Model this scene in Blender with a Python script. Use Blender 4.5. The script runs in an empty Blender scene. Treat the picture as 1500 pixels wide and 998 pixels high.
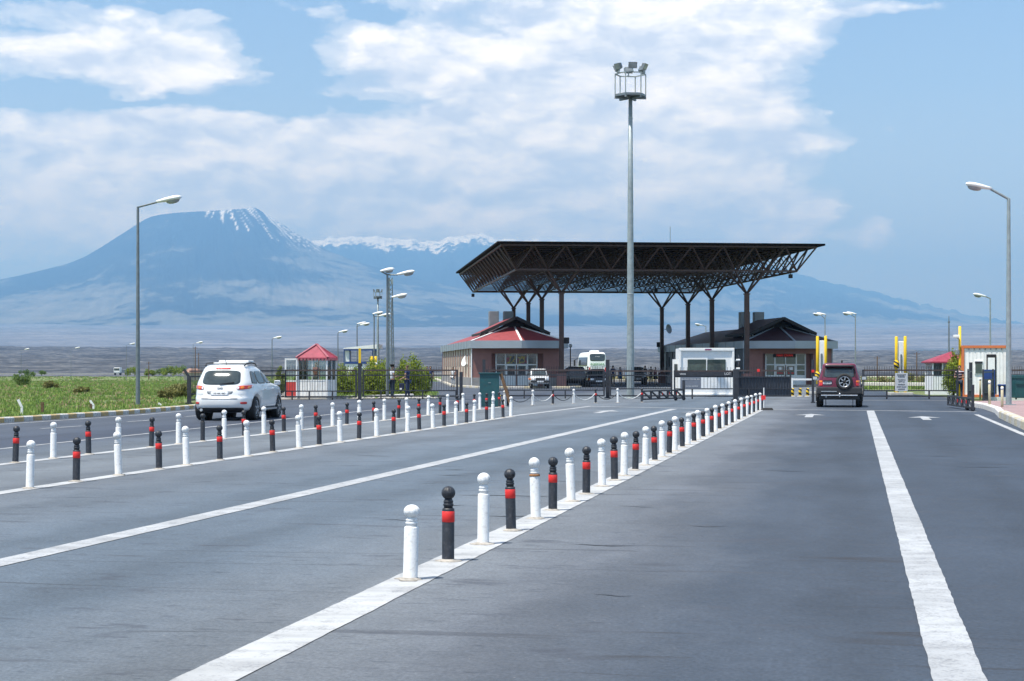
EXPO=0.56
HAZE=6.6e-5
import bpy, bmesh, math, random
import numpy as np
from mathutils import Vector, Matrix, noise as mnoise
R = math.radians
random.seed(7)
SC = bpy.context.scene
COL = SC.collection
# ------------------------------------------------------------------ camera constants (photo pixels -> metres)
F, HY, CX, CH = 2500.0, 538.0, 750.0, 1.62
def gp(px, py):
    Z = F*CH/(py-HY); return ((px-CX)/F*Z, Z)
def wx(px, Z): return (px-CX)/F*Z
def wz(py, Z): return CH+(HY-py)/F*Z

# ------------------------------------------------------------------ mesh helper
class MB:
    def __init__(s): s.v=[]; s.f=[]; s.sm=[]
    def add(s, vs, fs, smooth=False):
        o=len(s.v); s.v+= [tuple(p) for p in vs]
        for f in fs: s.f.append(tuple(i+o for i in f)); s.sm.append(smooth)
        return s
    def box(s, c, d, rz=0.0, taper=1.0):
        cx,cy,cz=c; hx,hy,hz=d[0]/2,d[1]/2,d[2]/2; vs=[]
        ca,sa=math.cos(rz),math.sin(rz)
        for z,t in ((-hz,1.0),(hz,taper)):
            for x,y in ((-hx,-hy),(hx,-hy),(hx,hy),(-hx,hy)):
                x*=t;y*=t
                vs.append((cx+x*ca-y*sa, cy+x*sa+y*ca, cz+z))
        return s.add(vs,[(0,3,2,1),(4,5,6,7),(0,1,5,4),(1,2,6,5),(2,3,7,6),(3,0,4,7)])
    def bevbox(s, c, d, b=0.02):
        bm=bmesh.new(); bmesh.ops.create_cube(bm,size=1.0)
        for v in bm.verts: v.co=Vector((v.co.x*d[0],v.co.y*d[1],v.co.z*d[2]))
        bmesh.ops.bevel(bm,geom=bm.edges[:],offset=b,segments=2,affect='EDGES',profile=0.6)
        for v in bm.verts: v.co+=Vector(c)
        return s.frombm(bm)
    def frombm(s,bm,smooth=False):
        bm.verts.index_update()
        s.add([v.co[:] for v in bm.verts],[[v.index for v in f.verts] for f in bm.faces],smooth); bm.free(); return s
    def tube(s, pts, r, n=8, caps=True, smooth=True):
        pts=[Vector(p) for p in pts]; rs=r if isinstance(r,(list,tuple)) else [r]*len(pts)
        vs=[];fs=[]
        up0=Vector((0,0,1))
        for i,p in enumerate(pts):
            a=pts[max(i-1,0)]; b=pts[min(i+1,len(pts)-1)]
            t=(b-a).normalized()
            ref=up0 if abs(t.z)<0.95 else Vector((1,0,0))
            u=t.cross(ref).normalized(); w=t.cross(u).normalized()
            for k in range(n):
                an=2*math.pi*(k+0.5)/n
                vs.append(p+(u*math.cos(an)+w*math.sin(an))*rs[i])
        for i in range(len(pts)-1):
            for k in range(n):
                k2=(k+1)%n
                fs.append((i*n+k,i*n+k2,(i+1)*n+k2,(i+1)*n+k))
        s.add(vs,fs,smooth)
        if caps:
            s.add([vs[k] for k in range(n)],[tuple(range(n-1,-1,-1))])
            L=len(vs)-n
            s.add([vs[L+k] for k in range(n)],[tuple(range(n))])
        return s
    def bar(s,p,q,w,h=None):
        h=h or w; p=Vector(p);q=Vector(q);t=(q-p).normalized()
        ref=Vector((0,0,1)) if abs(t.z)<0.98 else Vector((0,1,0))
        u=t.cross(ref).normalized()*(w/2); v=u.cross(t).normalized()*(h/2)
        vs=[p-u-v,p+u-v,p+u+v,p-u+v,q-u-v,q+u-v,q+u+v,q-u+v]
        return s.add(vs,[(0,1,2,3),(7,6,5,4),(0,4,5,1),(1,5,6,2),(2,6,7,3),(3,7,4,0)])
    def lathe(s,prof,n=24,c=(0,0,0),smooth=True,mod=None):
        vs=[];fs=[]
        for i,(r,z) in enumerate(prof):
            for k in range(n):
                a=2*math.pi*k/n; rr=r*(mod(a,z) if mod else 1)
                vs.append((c[0]+rr*math.cos(a),c[1]+rr*math.sin(a),c[2]+z))
        for i in range(len(prof)-1):
            for k in range(n):
                k2=(k+1)%n; fs.append((i*n+k,i*n+k2,(i+1)*n+k2,(i+1)*n+k))
        fs.append(tuple(range(n-1,-1,-1))); L=(len(prof)-1)*n; fs.append(tuple(L+k for k in range(n)))
        return s.add(vs,fs,smooth)
    def disc_x(s,c,r,w,n=24,sgn=1,prof=None):
        # wheel-like lathe about the x axis; prof list of (radius, x offset)
        prof=prof or [(r*0.001,-w/2),(r*0.94,-w/2),(r,-w/2*0.8),(r,w/2*0.8),(r*0.94,w/2),(r*0.001,w/2)]
        vs=[];fs=[]
        for (rr,x) in prof:
            for k in range(n):
                a=2*math.pi*k/n; vs.append((c[0]+sgn*x,c[1]+rr*math.cos(a),c[2]+rr*math.sin(a)))
        for i in range(len(prof)-1):
            for k in range(n):
                k2=(k+1)%n
                q=(i*n+k,i*n+k2,(i+1)*n+k2,(i+1)*n+k); fs.append(q if sgn>0 else q[::-1])
        return s.add(vs,fs,True)
    def poly(s,pts): return s.add(pts,[tuple(range(len(pts)))])
    def prism(s,pts,z0,z1):
        n=len(pts); vs=[(x,y,z0) for x,y in pts]+[(x,y,z1) for x,y in pts]
        fs=[tuple(range(n-1,-1,-1)),tuple(range(n,2*n))]+[(i,(i+1)%n,n+(i+1)%n,n+i) for i in range(n)]
        return s.add(vs,fs)
    def slab(s,pts,t):
        # solid from a 3D planar outline, thickness t downwards
        n=len(pts); vs=[tuple(p) for p in pts]+[(p[0],p[1],p[2]-t) for p in pts]
        fs=[tuple(range(n)),tuple(range(2*n-1,n-1,-1))]+[((i+1)%n,i,n+i,n+(i+1)%n) for i in range(n)]
        return s.add(vs,fs)
    def build(s,name,mat,parent=None,loc=None):
        me=bpy.data.meshes.new(name); me.from_pydata(s.v,[],s.f)
        me.polygons.foreach_set('use_smooth',s.sm); me.update()
        o=bpy.data.objects.new(name,me); COL.objects.link(o)
        if mat: me.materials.append(mat)
        if parent is not None: o.parent=parent
        if loc is not None: o.location=loc
        return o
def tag(o,label=None,cat=None,group=None,kind=None):
    if label: o['label']=label
    if cat: o['category']=cat
    if group: o['group']=group
    if kind: o['kind']=kind
    return o
def thing(name,label,cat,loc=(0,0,0),rz=0.0,group=None):
    o=bpy.data.objects.new(name,None); COL.objects.link(o); o.empty_display_size=0.3
    o.location=loc; o.rotation_euler=(0,0,rz); return tag(o,label,cat,group)
def dup(root,loc,rz=None,label=None,group=None):
    def cp(o,par):
        c=o.copy(); COL.objects.link(c)
        if par is not None: c.parent=par
        for ch in [x for x in KIDS(o)]: cp(ch,c)
        return c
    r=cp(root,None); r.location=loc
    if rz is not None: r.rotation_euler=(0,0,rz)
    if label: r['label']=label
    if group: r['group']=group
    return r
def KIDS(o): return [x for x in COL.objects if x.parent==o]
def text_mesh(name,body,size,mat,parent,loc,rot,depth=0.004,align='CENTER'):
    cu=bpy.data.curves.new('lettering_curve','FONT'); cu.body=body; cu.size=size; cu.extrude=depth; cu.align_x=align; cu.align_y='CENTER'
    t=bpy.data.objects.new('lettering_tmp',cu); COL.objects.link(t)
    dg=bpy.context.evaluated_depsgraph_get(); me=bpy.data.meshes.new_from_object(t.evaluated_get(dg))
    bpy.data.objects.remove(t); bpy.data.curves.remove(cu)
    o=bpy.data.objects.new(name,me); COL.objects.link(o); me.materials.clear(); me.materials.append(mat)
    o.parent=parent; o.location=loc; o.rotation_euler=rot; return o

# ------------------------------------------------------------------ materials
def new_mat(name):
    m=bpy.data.materials.new(name); m.use_nodes=True; nt=m.node_tree
    return m,nt,nt.nodes,nt.links,nt.nodes['Principled BSDF']
def N(nt,typ,**kw):
    n=nt.nodes.new(typ)
    for k,v in kw.items():
        if hasattr(n,k): setattr(n,k,v)
        else: n.inputs[k].default_value=v
    return n
def ramp(nt,fac,stops,interp='LINEAR'):
    r=nt.nodes.new('ShaderNodeValToRGB'); r.color_ramp.interpolation=interp
    el=r.color_ramp.elements
    while len(el)<len(stops): el.new(0.5)
    for e,(p,c) in zip(el,stops): e.position=p; e.color=(c[0],c[1],c[2],1) if isinstance(c,(tuple,list)) else (c,c,c,1)
    if fac is not None: nt.links.new(fac,r.inputs['Fac'])
    return r
def mix(nt,fac,a,b,mode='MIX'):
    m=nt.nodes.new('ShaderNodeMix'); m.data_type='RGBA'; m.blend_type=mode
    def setin(i,v):
        if isinstance(v,(tuple,list)): m.inputs[i].default_value=(v[0],v[1],v[2],1)
        elif isinstance(v,(int,float)): m.inputs[i].default_value=v if i==0 else (v,v,v,1)
        else: nt.links.new(v,m.inputs[i])
    setin(0,fac); setin(6,a); setin(7,b); return m.outputs[2]
def mth(nt,op,a,b=None,c=None,clamp=False):
    m=nt.nodes.new('ShaderNodeMath'); m.operation=op; m.use_clamp=clamp
    for i,v in enumerate((a,b,c)):
        if v is None: continue
        if isinstance(v,(int,float)): m.inputs[i].default_value=v
        else: nt.links.new(v,m.inputs[i])
    return m.outputs[0]
def nz(nt,vec,scale,detail=4.0,rough=0.55,out='Fac'):
    n=nt.nodes.new('ShaderNodeTexNoise'); n.inputs['Scale'].default_value=scale; n.inputs['Detail'].default_value=detail; n.inputs['Roughness'].default_value=rough
    if vec is not None: nt.links.new(vec,n.inputs['Vector'])
    return n.outputs[out]
def paint(name,col,rough=0.5,metal=0.0,var=0.12,scale=6.0,coat=0.0,bump=0.0,dirt=None,spec=0.5):
    """plain surface with worn, slightly uneven colour"""
    m,nt,nd,lk,b=new_mat(name)
    tc=nd.new('ShaderNodeTexCoord'); g=tc.outputs['Object']
    f=nz(nt,g,scale,5,0.6); f2=nz(nt,g,scale*7,3,0.5)
    lo=tuple(c*(1-var) for c in col); hi=tuple(min(1,c*(1+var)) for c in col)
    r=ramp(nt,f,[(0.3,lo),(0.7,hi)]); c=r.outputs[0]
    if dirt: 
        k=ramp(nt,nz(nt,g,scale*2.3,6,0.7),[(0.52,0),(0.72,1)]).outputs[0]
        c=mix(nt,mth(nt,'MULTIPLY',k,dirt[1]),c,dirt[0])
    lk.new(c,b.inputs['Base Color'])
    rr=mth(nt,'MULTIPLY_ADD',f2,0.25,rough-0.12,True); lk.new(rr,b.inputs['Roughness'])
    b.inputs['Metallic'].default_value=metal; b.inputs['Specular IOR Level'].default_value=spec
    if coat: b.inputs['Coat Weight'].default_value=coat; b.inputs['Coat Roughness'].default_value=0.05
    if bump:
        bp=nd.new('ShaderNodeBump'); bp.inputs['Strength'].default_value=bump; bp.inputs['Distance'].default_value=0.01
        lk.new(f2,bp.inputs['Height']); lk.new(bp.outputs[0],b.inputs['Normal'])
    return m
def glass(name,col,rough=0.05):
    m,nt,nd,lk,b=new_mat(name)
    tc=nd.new('ShaderNodeTexCoord'); f=nz(nt,tc.outputs['Object'],2.5,3)
    r=ramp(nt,f,[(0.3,tuple(c*0.7 for c in col)),(0.7,tuple(c*1.3 for c in col))]); lk.new(r.outputs[0],b.inputs['Base Color'])
    b.inputs['Roughness'].default_value=rough; b.inputs['Specular IOR Level'].default_value=0.9; return m
def clear_glass(name):
    m,nt,nd,lk,b=new_mat(name)
    nd.remove(b); o=nd['Material Output']
    tr=nd.new('ShaderNodeBsdfTransparent'); tr.inputs[0].default_value=(.86,.92,.92,1)
    gl=nd.new('ShaderNodeBsdfGlossy'); gl.inputs['Roughness'].default_value=.02
    fr=nd.new('ShaderNodeFresnel'); fr.inputs[0].default_value=1.5
    mx=nd.new('ShaderNodeMixShader'); lk.new(fr.outputs[0],mx.inputs[0]); lk.new(tr.outputs[0],mx.inputs[1]); lk.new(gl.outputs[0],mx.inputs[2]); lk.new(mx.outputs[0],o.inputs[0]); return m
M={}
M['white_paint']=paint('white_bollard_paint',(.70,.71,.71),.62,var=.07,scale=9,dirt=((.36,.33,.29),.55),bump=.3,spec=.35)
M['rust']=paint('rusty_edge',(.28,.13,.05),.9,var=.4,scale=60)
M['black_paint']=paint('black_bollard_paint',(.018,.021,.028),.5,var=.4,scale=9,dirt=((.10,.10,.11),.45),bump=.2)
M['red_band']=paint('red_reflective_band',(.68,.022,.018),.5,var=.14,dirt=((.35,.05,.04),.5))
M['galv']=paint('galvanised_steel',(.30,.35,.36),.5,metal=.35,var=.18,scale=5,dirt=((.2,.2,.2),.3))
M['galv_dark']=paint('weathered_pole_steel',(.17,.20,.22),.5,metal=.35,var=.15,scale=5)
M['lamp_white']=paint('lamp_housing_white',(.84,.84,.81),.4,var=.06)
M['lamp_glass']=glass('lamp_glass_grey',(.30,.32,.34),.2)
M['fence']=paint('dark_fence_paint',(.028,.031,.040),.5,var=.3,scale=4,dirt=((.09,.085,.085),.35))
M['rail']=paint('brown_rail_paint',(.065,.045,.042),.55,var=.3,scale=4)
M['truss']=paint('truss_brown_paint',(.060,.030,.024),.5,var=.3,scale=3)
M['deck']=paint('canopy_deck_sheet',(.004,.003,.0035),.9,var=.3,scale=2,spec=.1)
M['deck_grey']=paint('canopy_edge_grey',(.13,.15,.17),.5,var=.15,scale=2)
M['stucco']=paint('pink_brown_stucco',(.255,.130,.112),.85,var=.10,scale=3,bump=.3)
M['stucco_cream']=paint('cream_stucco',(.50,.42,.33),.85,var=.1,scale=3,bump=.3)
M['plinth']=paint('grey_plinth',(.28,.27,.26),.85,var=.15,scale=3,dirt=((.15,.14,.13),.4))
M['fascia']=paint('grey_fascia_panel',(.30,.34,.38),.4,metal=.25,var=.06,scale=.8)
M['white_trim']=paint('white_trim',(.83,.84,.83),.45,var=.05,dirt=((.5,.48,.45),.3))
M['white_frame']=paint('white_window_frame',(.72,.75,.74),.45,var=.06)
M['dark']=paint('matte_black',(.012,.012,.014),.7,var=.3)
M['rubber']=paint('tyre_rubber',(.018,.018,.019),.8,var=.25,scale=12)
M['alloy']=paint('alloy_silver',(.50,.52,.55),.3,metal=.8,var=.1)
M['chrome']=paint('chrome_trim',(.75,.76,.78),.18,metal=.95,var=.05)
M['win']=glass('building_glass',(.020,.032,.038))
M['win_green']=glass('cabin_green_glass',(.055,.080,.066),.15)
M['car_glass']=glass('car_glass_dark',(.035,.048,.050),.04)
M['clear']=clear_glass('clear_window_pane')
M['yellow']=paint('yellow_post_paint',(.80,.52,.01),.45,var=.07)
M['teal']=paint('dark_teal_paint',(.012,.075,.085),.5,var=.2,scale=3,dirt=((.05,.06,.06),.4))
M['blue_bin']=paint('blue_plastic',(.018,.055,.21),.45,var=.15)
M['orange']=paint('orange_frame_paint',(.62,.17,.055),.5,var=.08,dirt=((.35,.15,.09),.4))
M['pink_roof']=paint('crimson_roof_sheet',(.27,.030,.058),.6,var=.2,scale=3,dirt=((.40,.16,.17),.4))
M['red_panel']=paint('red_panel',(.60,.06,.05),.55,var=.12)
M['skin']=paint('skin',(.38,.22,.15),.6,var=.06,scale=15)
M['concrete']=paint('pale_concrete',(.42,.41,.38),.9,var=.15,scale=3,bump=.4,dirt=((.25,.24,.22),.4))
M['mortar']=paint('crumbling_mortar',(.36,.33,.29),.95,var=.35,scale=22,bump=.6)
M['wood']=paint('weathered_wood',(.13,.075,.04),.8,var=.3,scale=10)
M['grey_box']=paint('grey_duct_sheet',(.20,.235,.265),.5,var=.12,scale=2)
M['navy']=paint('navy_cloth',(.012,.020,.055),.85,var=.2,scale=12)
M['red_lens']=paint('red_lamp_lens',(.55,.012,.012),.18,var=.12,scale=14,coat=.6)
M['orange_lens']=paint('amber_lamp_lens',(.75,.20,.02),.2,var=.1,coat=.5)
M['clear_lens']=paint('clear_lamp_lens',(.68,.70,.72),.15,var=.1,coat=.6)
M['red_sq']=paint('red_signal_paint',(.78,.03,.03),.45,var=.05)
M['green_ink']=paint('green_lettering',(.02,.28,.10),.5)
M['black_ink']=paint('black_lettering',(.02,.02,.025),.6)
M['white_ink']=paint('white_lettering',(.72,.72,.72),.6)
M['red_ink']=paint('red_lettering',(.55,.03,.04),.6)
M['trunk']=paint('bark',(.075,.05,.035),.9,var=.3,scale=14,bump=.5)
def corrugated(name,col,scale,axis='X',rough=.5,depth=.5,var=.08,dirt=None):
    m=paint(name,col,rough,var=var,scale=2,dirt=dirt); nt=m.node_tree; b=nt.nodes['Principled BSDF']
    tc=nt.nodes.new('ShaderNodeTexCoord'); w=nt.nodes.new('ShaderNodeTexWave'); w.bands_direction=axis; w.inputs['Scale'].default_value=scale; w.inputs['Distortion'].default_value=0
    nt.links.new(tc.outputs['Object'],w.inputs['Vector'])
    bp=nt.nodes.new('ShaderNodeBump'); bp.inputs['Strength'].default_value=depth; bp.inputs['Distance'].default_value=.03
    nt.links.new(w.outputs['Fac'],bp.inputs['Height']); nt.links.new(bp.outputs[0],b.inputs['Normal']); return m
def roof_tiles(name,col):
    m,nt,nd,lk,b=new_mat(name); tc=nd.new('ShaderNodeTexCoord'); g=tc.outputs['Object']
    sx=nd.new('ShaderNodeSeparateXYZ'); lk.new(g,sx.inputs[0])
    s=mth(nt,'MULTIPLY',sx.outputs['Z'],8.2); fr=mth(nt,'FRACT',s)
    line=ramp(nt,fr,[(0.0,.45),(.16,1.0),(.9,1.0),(1.0,.6)]).outputs[0]
    fx=mth(nt,'FRACT',mth(nt,'MULTIPLY',mth(nt,'ADD',sx.outputs['X'],sx.outputs['Y']),2.4))
    lx=ramp(nt,fx,[(0.0,.7),(.12,1.0),(.9,1.0),(1.0,.8)]).outputs[0]
    n=nz(nt,g,2.2,5,.65); c=ramp(nt,n,[(.3,tuple(k*.8 for k in col)),(.7,tuple(k*1.15 for k in col))]).outputs[0]
    c=mix(nt,.55,c,line,'MULTIPLY'); c=mix(nt,.4,c,lx,'MULTIPLY'); lk.new(c,b.inputs['Base Color']); b.inputs['Roughness'].default_value=.6
    bp=nd.new('ShaderNodeBump'); bp.inputs['Strength'].default_value=.5; bp.inputs['Distance'].default_value=.03; lk.new(fr,bp.inputs['Height']); lk.new(bp.outputs[0],b.inputs['Normal']); return m
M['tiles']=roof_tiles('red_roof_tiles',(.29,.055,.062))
M['tiles_shaded']=roof_tiles('shaded_maroon_roof_tiles',(.040,.014,.019))  # roof tiles darkened: the canopy's shade is put into their colour
M['corr_white']=corrugated('white_corrugated_sheet',(.84,.84,.82),1.6,dirt=((.5,.47,.43),.4))
M['corr_dark']=corrugated('dark_corrugated_sheet',(.040,.048,.065),2.2,depth=.9)
def stripes(name,a,b_,period,ang=0.6):
    m,nt,nd,lk,b=new_mat(name); tc=nd.new('ShaderNodeTexCoord'); sx=nd.new('ShaderNodeSeparateXYZ'); lk.new(tc.outputs['Object'],sx.inputs[0])
    v=mth(nt,'ADD',mth(nt,'MULTIPLY',sx.outputs['Z'],1/period),mth(nt,'MULTIPLY',sx.outputs['X'],ang/period))
    r=ramp(nt,mth(nt,'FRACT',v),[(0,a),(.5,b_)],'CONSTANT'); lk.new(r.outputs[0],b.inputs['Base Color']); b.inputs['Roughness'].default_value=.6; return m
M['hazard']=stripes('black_yellow_hazard',(.80,.52,.01),(.015,.015,.015),.22)
def leaf_mat(name,col,var=.35):
    m,nt,nd,lk,b=new_mat(name); tc=nd.new('ShaderNodeTexCoord'); g=tc.outputs['Object']
    n=nz(nt,g,2.0,4,.6); n2=nz(nt,g,14,2,.5); f=mth(nt,'MULTIPLY_ADD',n2,.5,mth(nt,'MULTIPLY',n,.5))
    lk.new(ramp(nt,f,[(.34,tuple(k*(1-var) for k in col)),(.5,col),(.66,(col[0]*(1+var*1.7),col[1]*(1+var),col[2]*(1+var*.3)))]).outputs[0],b.inputs['Base Color'])
    b.inputs['Roughness'].default_value=.65; b.inputs['Specular IOR Level'].default_value=.25
    b.inputs['Subsurface Weight'].default_value=0.0
    tr=nd.new('ShaderNodeBsdfTranslucent'); lk.new(b.inputs['Base Color'].links[0].from_socket,tr.inputs[0])
    mx=nd.new('ShaderNodeMixShader'); mx.inputs[0].default_value=.3; o=nd['Material Output']
    lk.new(b.outputs[0],mx.inputs[1]); lk.new(tr.outputs[0],mx.inputs[2]); lk.new(mx.outputs[0],o.inputs[0]); return m
M['leaf']=leaf_mat('thuja_foliage',(.20,.265,.035))
M['leaf_dark']=leaf_mat('shrub_foliage',(.12,.19,.05))
M['leaf_olive']=leaf_mat('olive_foliage',(.22,.22,.08))
M['grass']=leaf_mat('grass_blades',(.20,.30,.075),.4)
M['grass_dry']=leaf_mat('dry_grass_blades',(.36,.30,.17),.3)
# ------------------------------------------------------------------ camera, render, light
cam=bpy.data.cameras.new('camera'); cam.sensor_width=36; cam.lens=F/1500*36; cam.shift_y=39/1500; cam.clip_start=.2; cam.clip_end=200000
co=bpy.data.objects.new('camera',cam); COL.objects.link(co); co.location=(0,0,CH); co.rotation_euler=(R(90),0,0); SC.camera=co
SC.view_settings.view_transform='Standard'; SC.view_settings.look='None'; SC.view_settings.gamma=1.0; SC.view_settings.exposure=EXPO if 'EXPO' in globals() else 0.0
SC.cycles.use_denoising=True
SC.cycles.max_bounces=6; SC.cycles.diffuse_bounces=3; SC.cycles.glossy_bounces=3; SC.cycles.transparent_max_bounces=24; SC.cycles.volume_bounces=0
SC.cycles.caustics_reflective=False; SC.cycles.caustics_refractive=False
SUN_EL, SUN_FROM = 67.5, (-.80,-.60)     # direction the sun stands in, seen from above (left, behind the viewer)
L=Vector((SUN_FROM[0]*math.cos(R(SUN_EL))/math.hypot(*SUN_FROM),SUN_FROM[1]*math.cos(R(SUN_EL))/math.hypot(*SUN_FROM),math.sin(R(SUN_EL))))
sl=bpy.data.lights.new('sun','SUN'); sl.energy=5.0; sl.angle=R(.53); sl.color=(1.0,.98,.94)
so=bpy.data.objects.new('sun',sl); COL.objects.link(so); so.rotation_euler=(-L).to_track_quat('-Z','Y').to_euler()
w=bpy.data.worlds.new('World'); SC.world=w; w.use_nodes=True; nt=w.node_tree; nd=nt.nodes; lk=nt.links
bg=nd['Background']; bg.inputs['Strength'].default_value=.10
sky=nd.new('ShaderNodeTexSky'); sky.sky_type='NISHITA'; sky.sun_disc=False; sky.sun_elevation=R(SUN_EL); sky.sun_rotation=math.atan2(L.x,L.y); sky.altitude=850; sky.air_density=1.0; sky.dust_density=.6; sky.ozone_density=2.0
tc=nd.new('ShaderNodeTexCoord'); g=tc.outputs['Generated']
sx=nd.new('ShaderNodeSeparateXYZ'); lk.new(g,sx.inputs[0])
az=mth(nt,'ARCTAN2',sx.outputs['X'],sx.outputs['Y']); el=mth(nt,'ARCSINE',sx.outputs['Z'])
cmb=nd.new('ShaderNodeCombineXYZ'); lk.new(az,cmb.inputs[0]); lk.new(el,cmb.inputs[1])
sc_=nd.new('ShaderNodeVectorMath'); sc_.operation='MULTIPLY'; sc_.inputs[1].default_value=(1,2.1,1); lk.new(cmb.outputs[0],sc_.inputs[0])
wv=nd.new('ShaderNodeTexNoise'); wv.inputs['Scale'].default_value=22; wv.inputs['Detail'].default_value=3; lk.new(sc_.outputs[0],wv.inputs['Vector'])
ws=nd.new('ShaderNodeVectorMath'); ws.operation='MULTIPLY_ADD'; ws.inputs[1].default_value=(.022,.022,0); lk.new(wv.outputs['Color'],ws.inputs[0]); lk.new(sc_.outputs[0],ws.inputs[2])
cn=nz(nt,ws.outputs[0],10,11,.60)              # cloud billows
up=nd.new('ShaderNodeVectorMath'); up.operation='ADD'; up.inputs[1].default_value=(-.006,.020,0); lk.new(ws.outputs[0],up.inputs[0])
cu_=nz(nt,up.outputs[0],10,11,.60)             # the same billows a little nearer the sun
cf=nz(nt,ws.outputs[0],60,8,.65)
blobs=[ # (photo x, photo y, half width, half height, amount)  -> azimuth / elevation lobes that gather or clear the cloud
 (760,120,330,150,.42),(1010,60,210,110,.36),(960,230,230,110,.40),(620,260,330,90,.34),(1150,20,110,45,.25),
 (180,85,170,42,.40),(300,110,70,22,.22),(60,90,80,26,.18),(120,15,230,20,.16),
 (150,190,190,42,.34),(330,230,280,60,.36),(520,200,150,40,.20),(100,300,200,60,.16),(90,370,190,50,.36),(60,300,160,40,.22),
 (560,310,330,45,.40),(800,330,300,32,.42),(1130,300,120,35,.30),(330,285,170,34,.55),(560,335,200,22,.25),
 (405,100,75,56,-.46),(350,35,70,22,-.22),(120,118,60,8,-.1),(500,150,150,17,-.34),(170,141,200,15,-.50),(20,135,60,20,-.34),(640,160,60,12,-.22),(585,25,55,14,-.26),(100,285,120,12,-.16),(640,245,70,12,-.12),(240,8,160,10,-.2),(70,60,60,9,-.18),
 (1400,160,190,260,-.55),(1290,240,90,90,-.35),(1340,380,160,60,-.35),(1230,120,90,50,-.12),
 (1277,349,40,22,.78),(1165,326,34,12,.5),(1292,168,34,18,.60),(1275,405,70,14,.40),(1190,200,60,16,.2),(1300,10,90,12,.40),(1180,300,50,14,.3),(1355,160,30,10,.35)]
wl=nd.new('ShaderNodeTexNoise'); wl.inputs['Scale'].default_value=13; wl.inputs['Detail'].default_value=5; wl.inputs['Roughness'].default_value=.6; lk.new(sc_.outputs[0],wl.inputs['Vector'])
wc=nd.new('ShaderNodeVectorMath'); wc.operation='SUBTRACT'; wc.inputs[1].default_value=(.5,.5,.5); lk.new(wl.outputs['Color'],wc.inputs[0])
wm=nd.new('ShaderNodeVectorMath'); wm.operation='MULTIPLY_ADD'; wm.inputs[1].default_value=(.085,.040,0); lk.new(wc.outputs[0],wm.inputs[0]); lk.new(cmb.outputs[0],wm.inputs[2])
acc=None
for (bx,by,hw,hh,am) in blobs:
    a=math.atan((bx-CX)/F); e=math.atan((HY-by)/F*math.cos(a))
    d=nd.new('ShaderNodeVectorMath'); d.operation='SUBTRACT'; d.inputs[1].default_value=(a,e,0); lk.new(wm.outputs[0],d.inputs[0])
    m=nd.new('ShaderNodeVectorMath'); m.operation='MULTIPLY'; m.inputs[1].default_value=(F/hw,F/hh,0); lk.new(d.outputs[0],m.inputs[0])
    dp=nd.new('ShaderNodeVectorMath'); dp.operation='DOT_PRODUCT'; lk.new(m.outputs[0],dp.inputs[0]); lk.new(m.outputs[0],dp.inputs[1])
    ex=mth(nt,'POWER',2.718,mth(nt,'MULTIPLY',dp.outputs['Value'],-1.0))
    acc=mth(nt,'MULTIPLY_ADD',ex,am*.92,acc if acc is not None else 0.0)
field=mth(nt,'ADD',mth(nt,'MULTIPLY_ADD',cf,.26,mth(nt,'MULTIPLY_ADD',cn,1.25,-.18)),acc)
cmask=ramp(nt,field,[(.53,0.0),(.66,.42),(.90,1.0)],'EASE').outputs[0]
veil=ramp(nt,nz(nt,ws.outputs[0],7,6,.6),[(.4,0),(.75,.35)]).outputs[0]
el_v=ramp(nt,el,[(0.0,.85),(.05,.75),(.10,.42),(.16,.18),(.22,.08),(.6,.04)]).outputs[0]
lit=mth(nt,'MULTIPLY_ADD',mth(nt,'SUBTRACT',cn,cu_),2.6,mth(nt,'MULTIPLY_ADD',cf,.35,.33))
shade=ramp(nt,lit,[(.28,(7.4,7.8,8.7)),(.48,(10.0,10.1,10.3)),(.64,(12.4,12.1,11.6)),(.85,(14.6,14.0,13.2))]).outputs[0]
skyc=mix(nt,1.0,sky.outputs[0],(1.0,1.10,1.16),'MULTIPLY')
skyc=mix(nt,el_v,skyc,(8.2,7.9,7.0))
skyc=mix(nt,mth(nt,'MULTIPLY',cmask,.92),skyc,shade)
lk.new(skyc,bg.inputs['Color'])
w.cycles.sampling_method='MANUAL'; w.cycles.sample_map_resolution=1024

# ------------------------------------------------------------------ ground and far terrain
def fbm(x,y,o=4,z=0.0): return mnoise.fractal(Vector((x,y,z)),0.9,2.0,o)
def interp(x,pts):
    if x<=pts[0][0]: return pts[0][1]
    for (a,b),(c,d) in zip(pts,pts[1:]):
        if x<=c: return b+(d-b)*(x-a)/(c-a)
    return pts[-1][1]
def sheet(name,verts,nr,nc,mat):
    fs=[(r*nc+c,r*nc+c+1,(r+1)*nc+c+1,(r+1)*nc+c) for r in range(nr-1) for c in range(nc-1)]
    me=bpy.data.meshes.new(name); me.from_pydata(verts,[],fs); me.polygons.foreach_set('use_smooth',[True]*len(fs)); me.update(); me.materials.append(mat)
    o=bpy.data.objects.new(name,me); COL.objects.link(o); return o
def near_z(X,Z):
    """height of the open ground near the border post"""
    d=max(0.0,(Z-60)/400); z=-.05-2.2*min(1,d)**1.2
    rise=math.exp(-((Z-495)/38)**2)*1.15           # bank that carries the far highway
    return z+rise+ .16*fbm(X/14,Z/14,3)*min(1,max(0,(Z-40)/60))*(1.0 if (Z>200 or X<-12 ) else .0)
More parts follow.
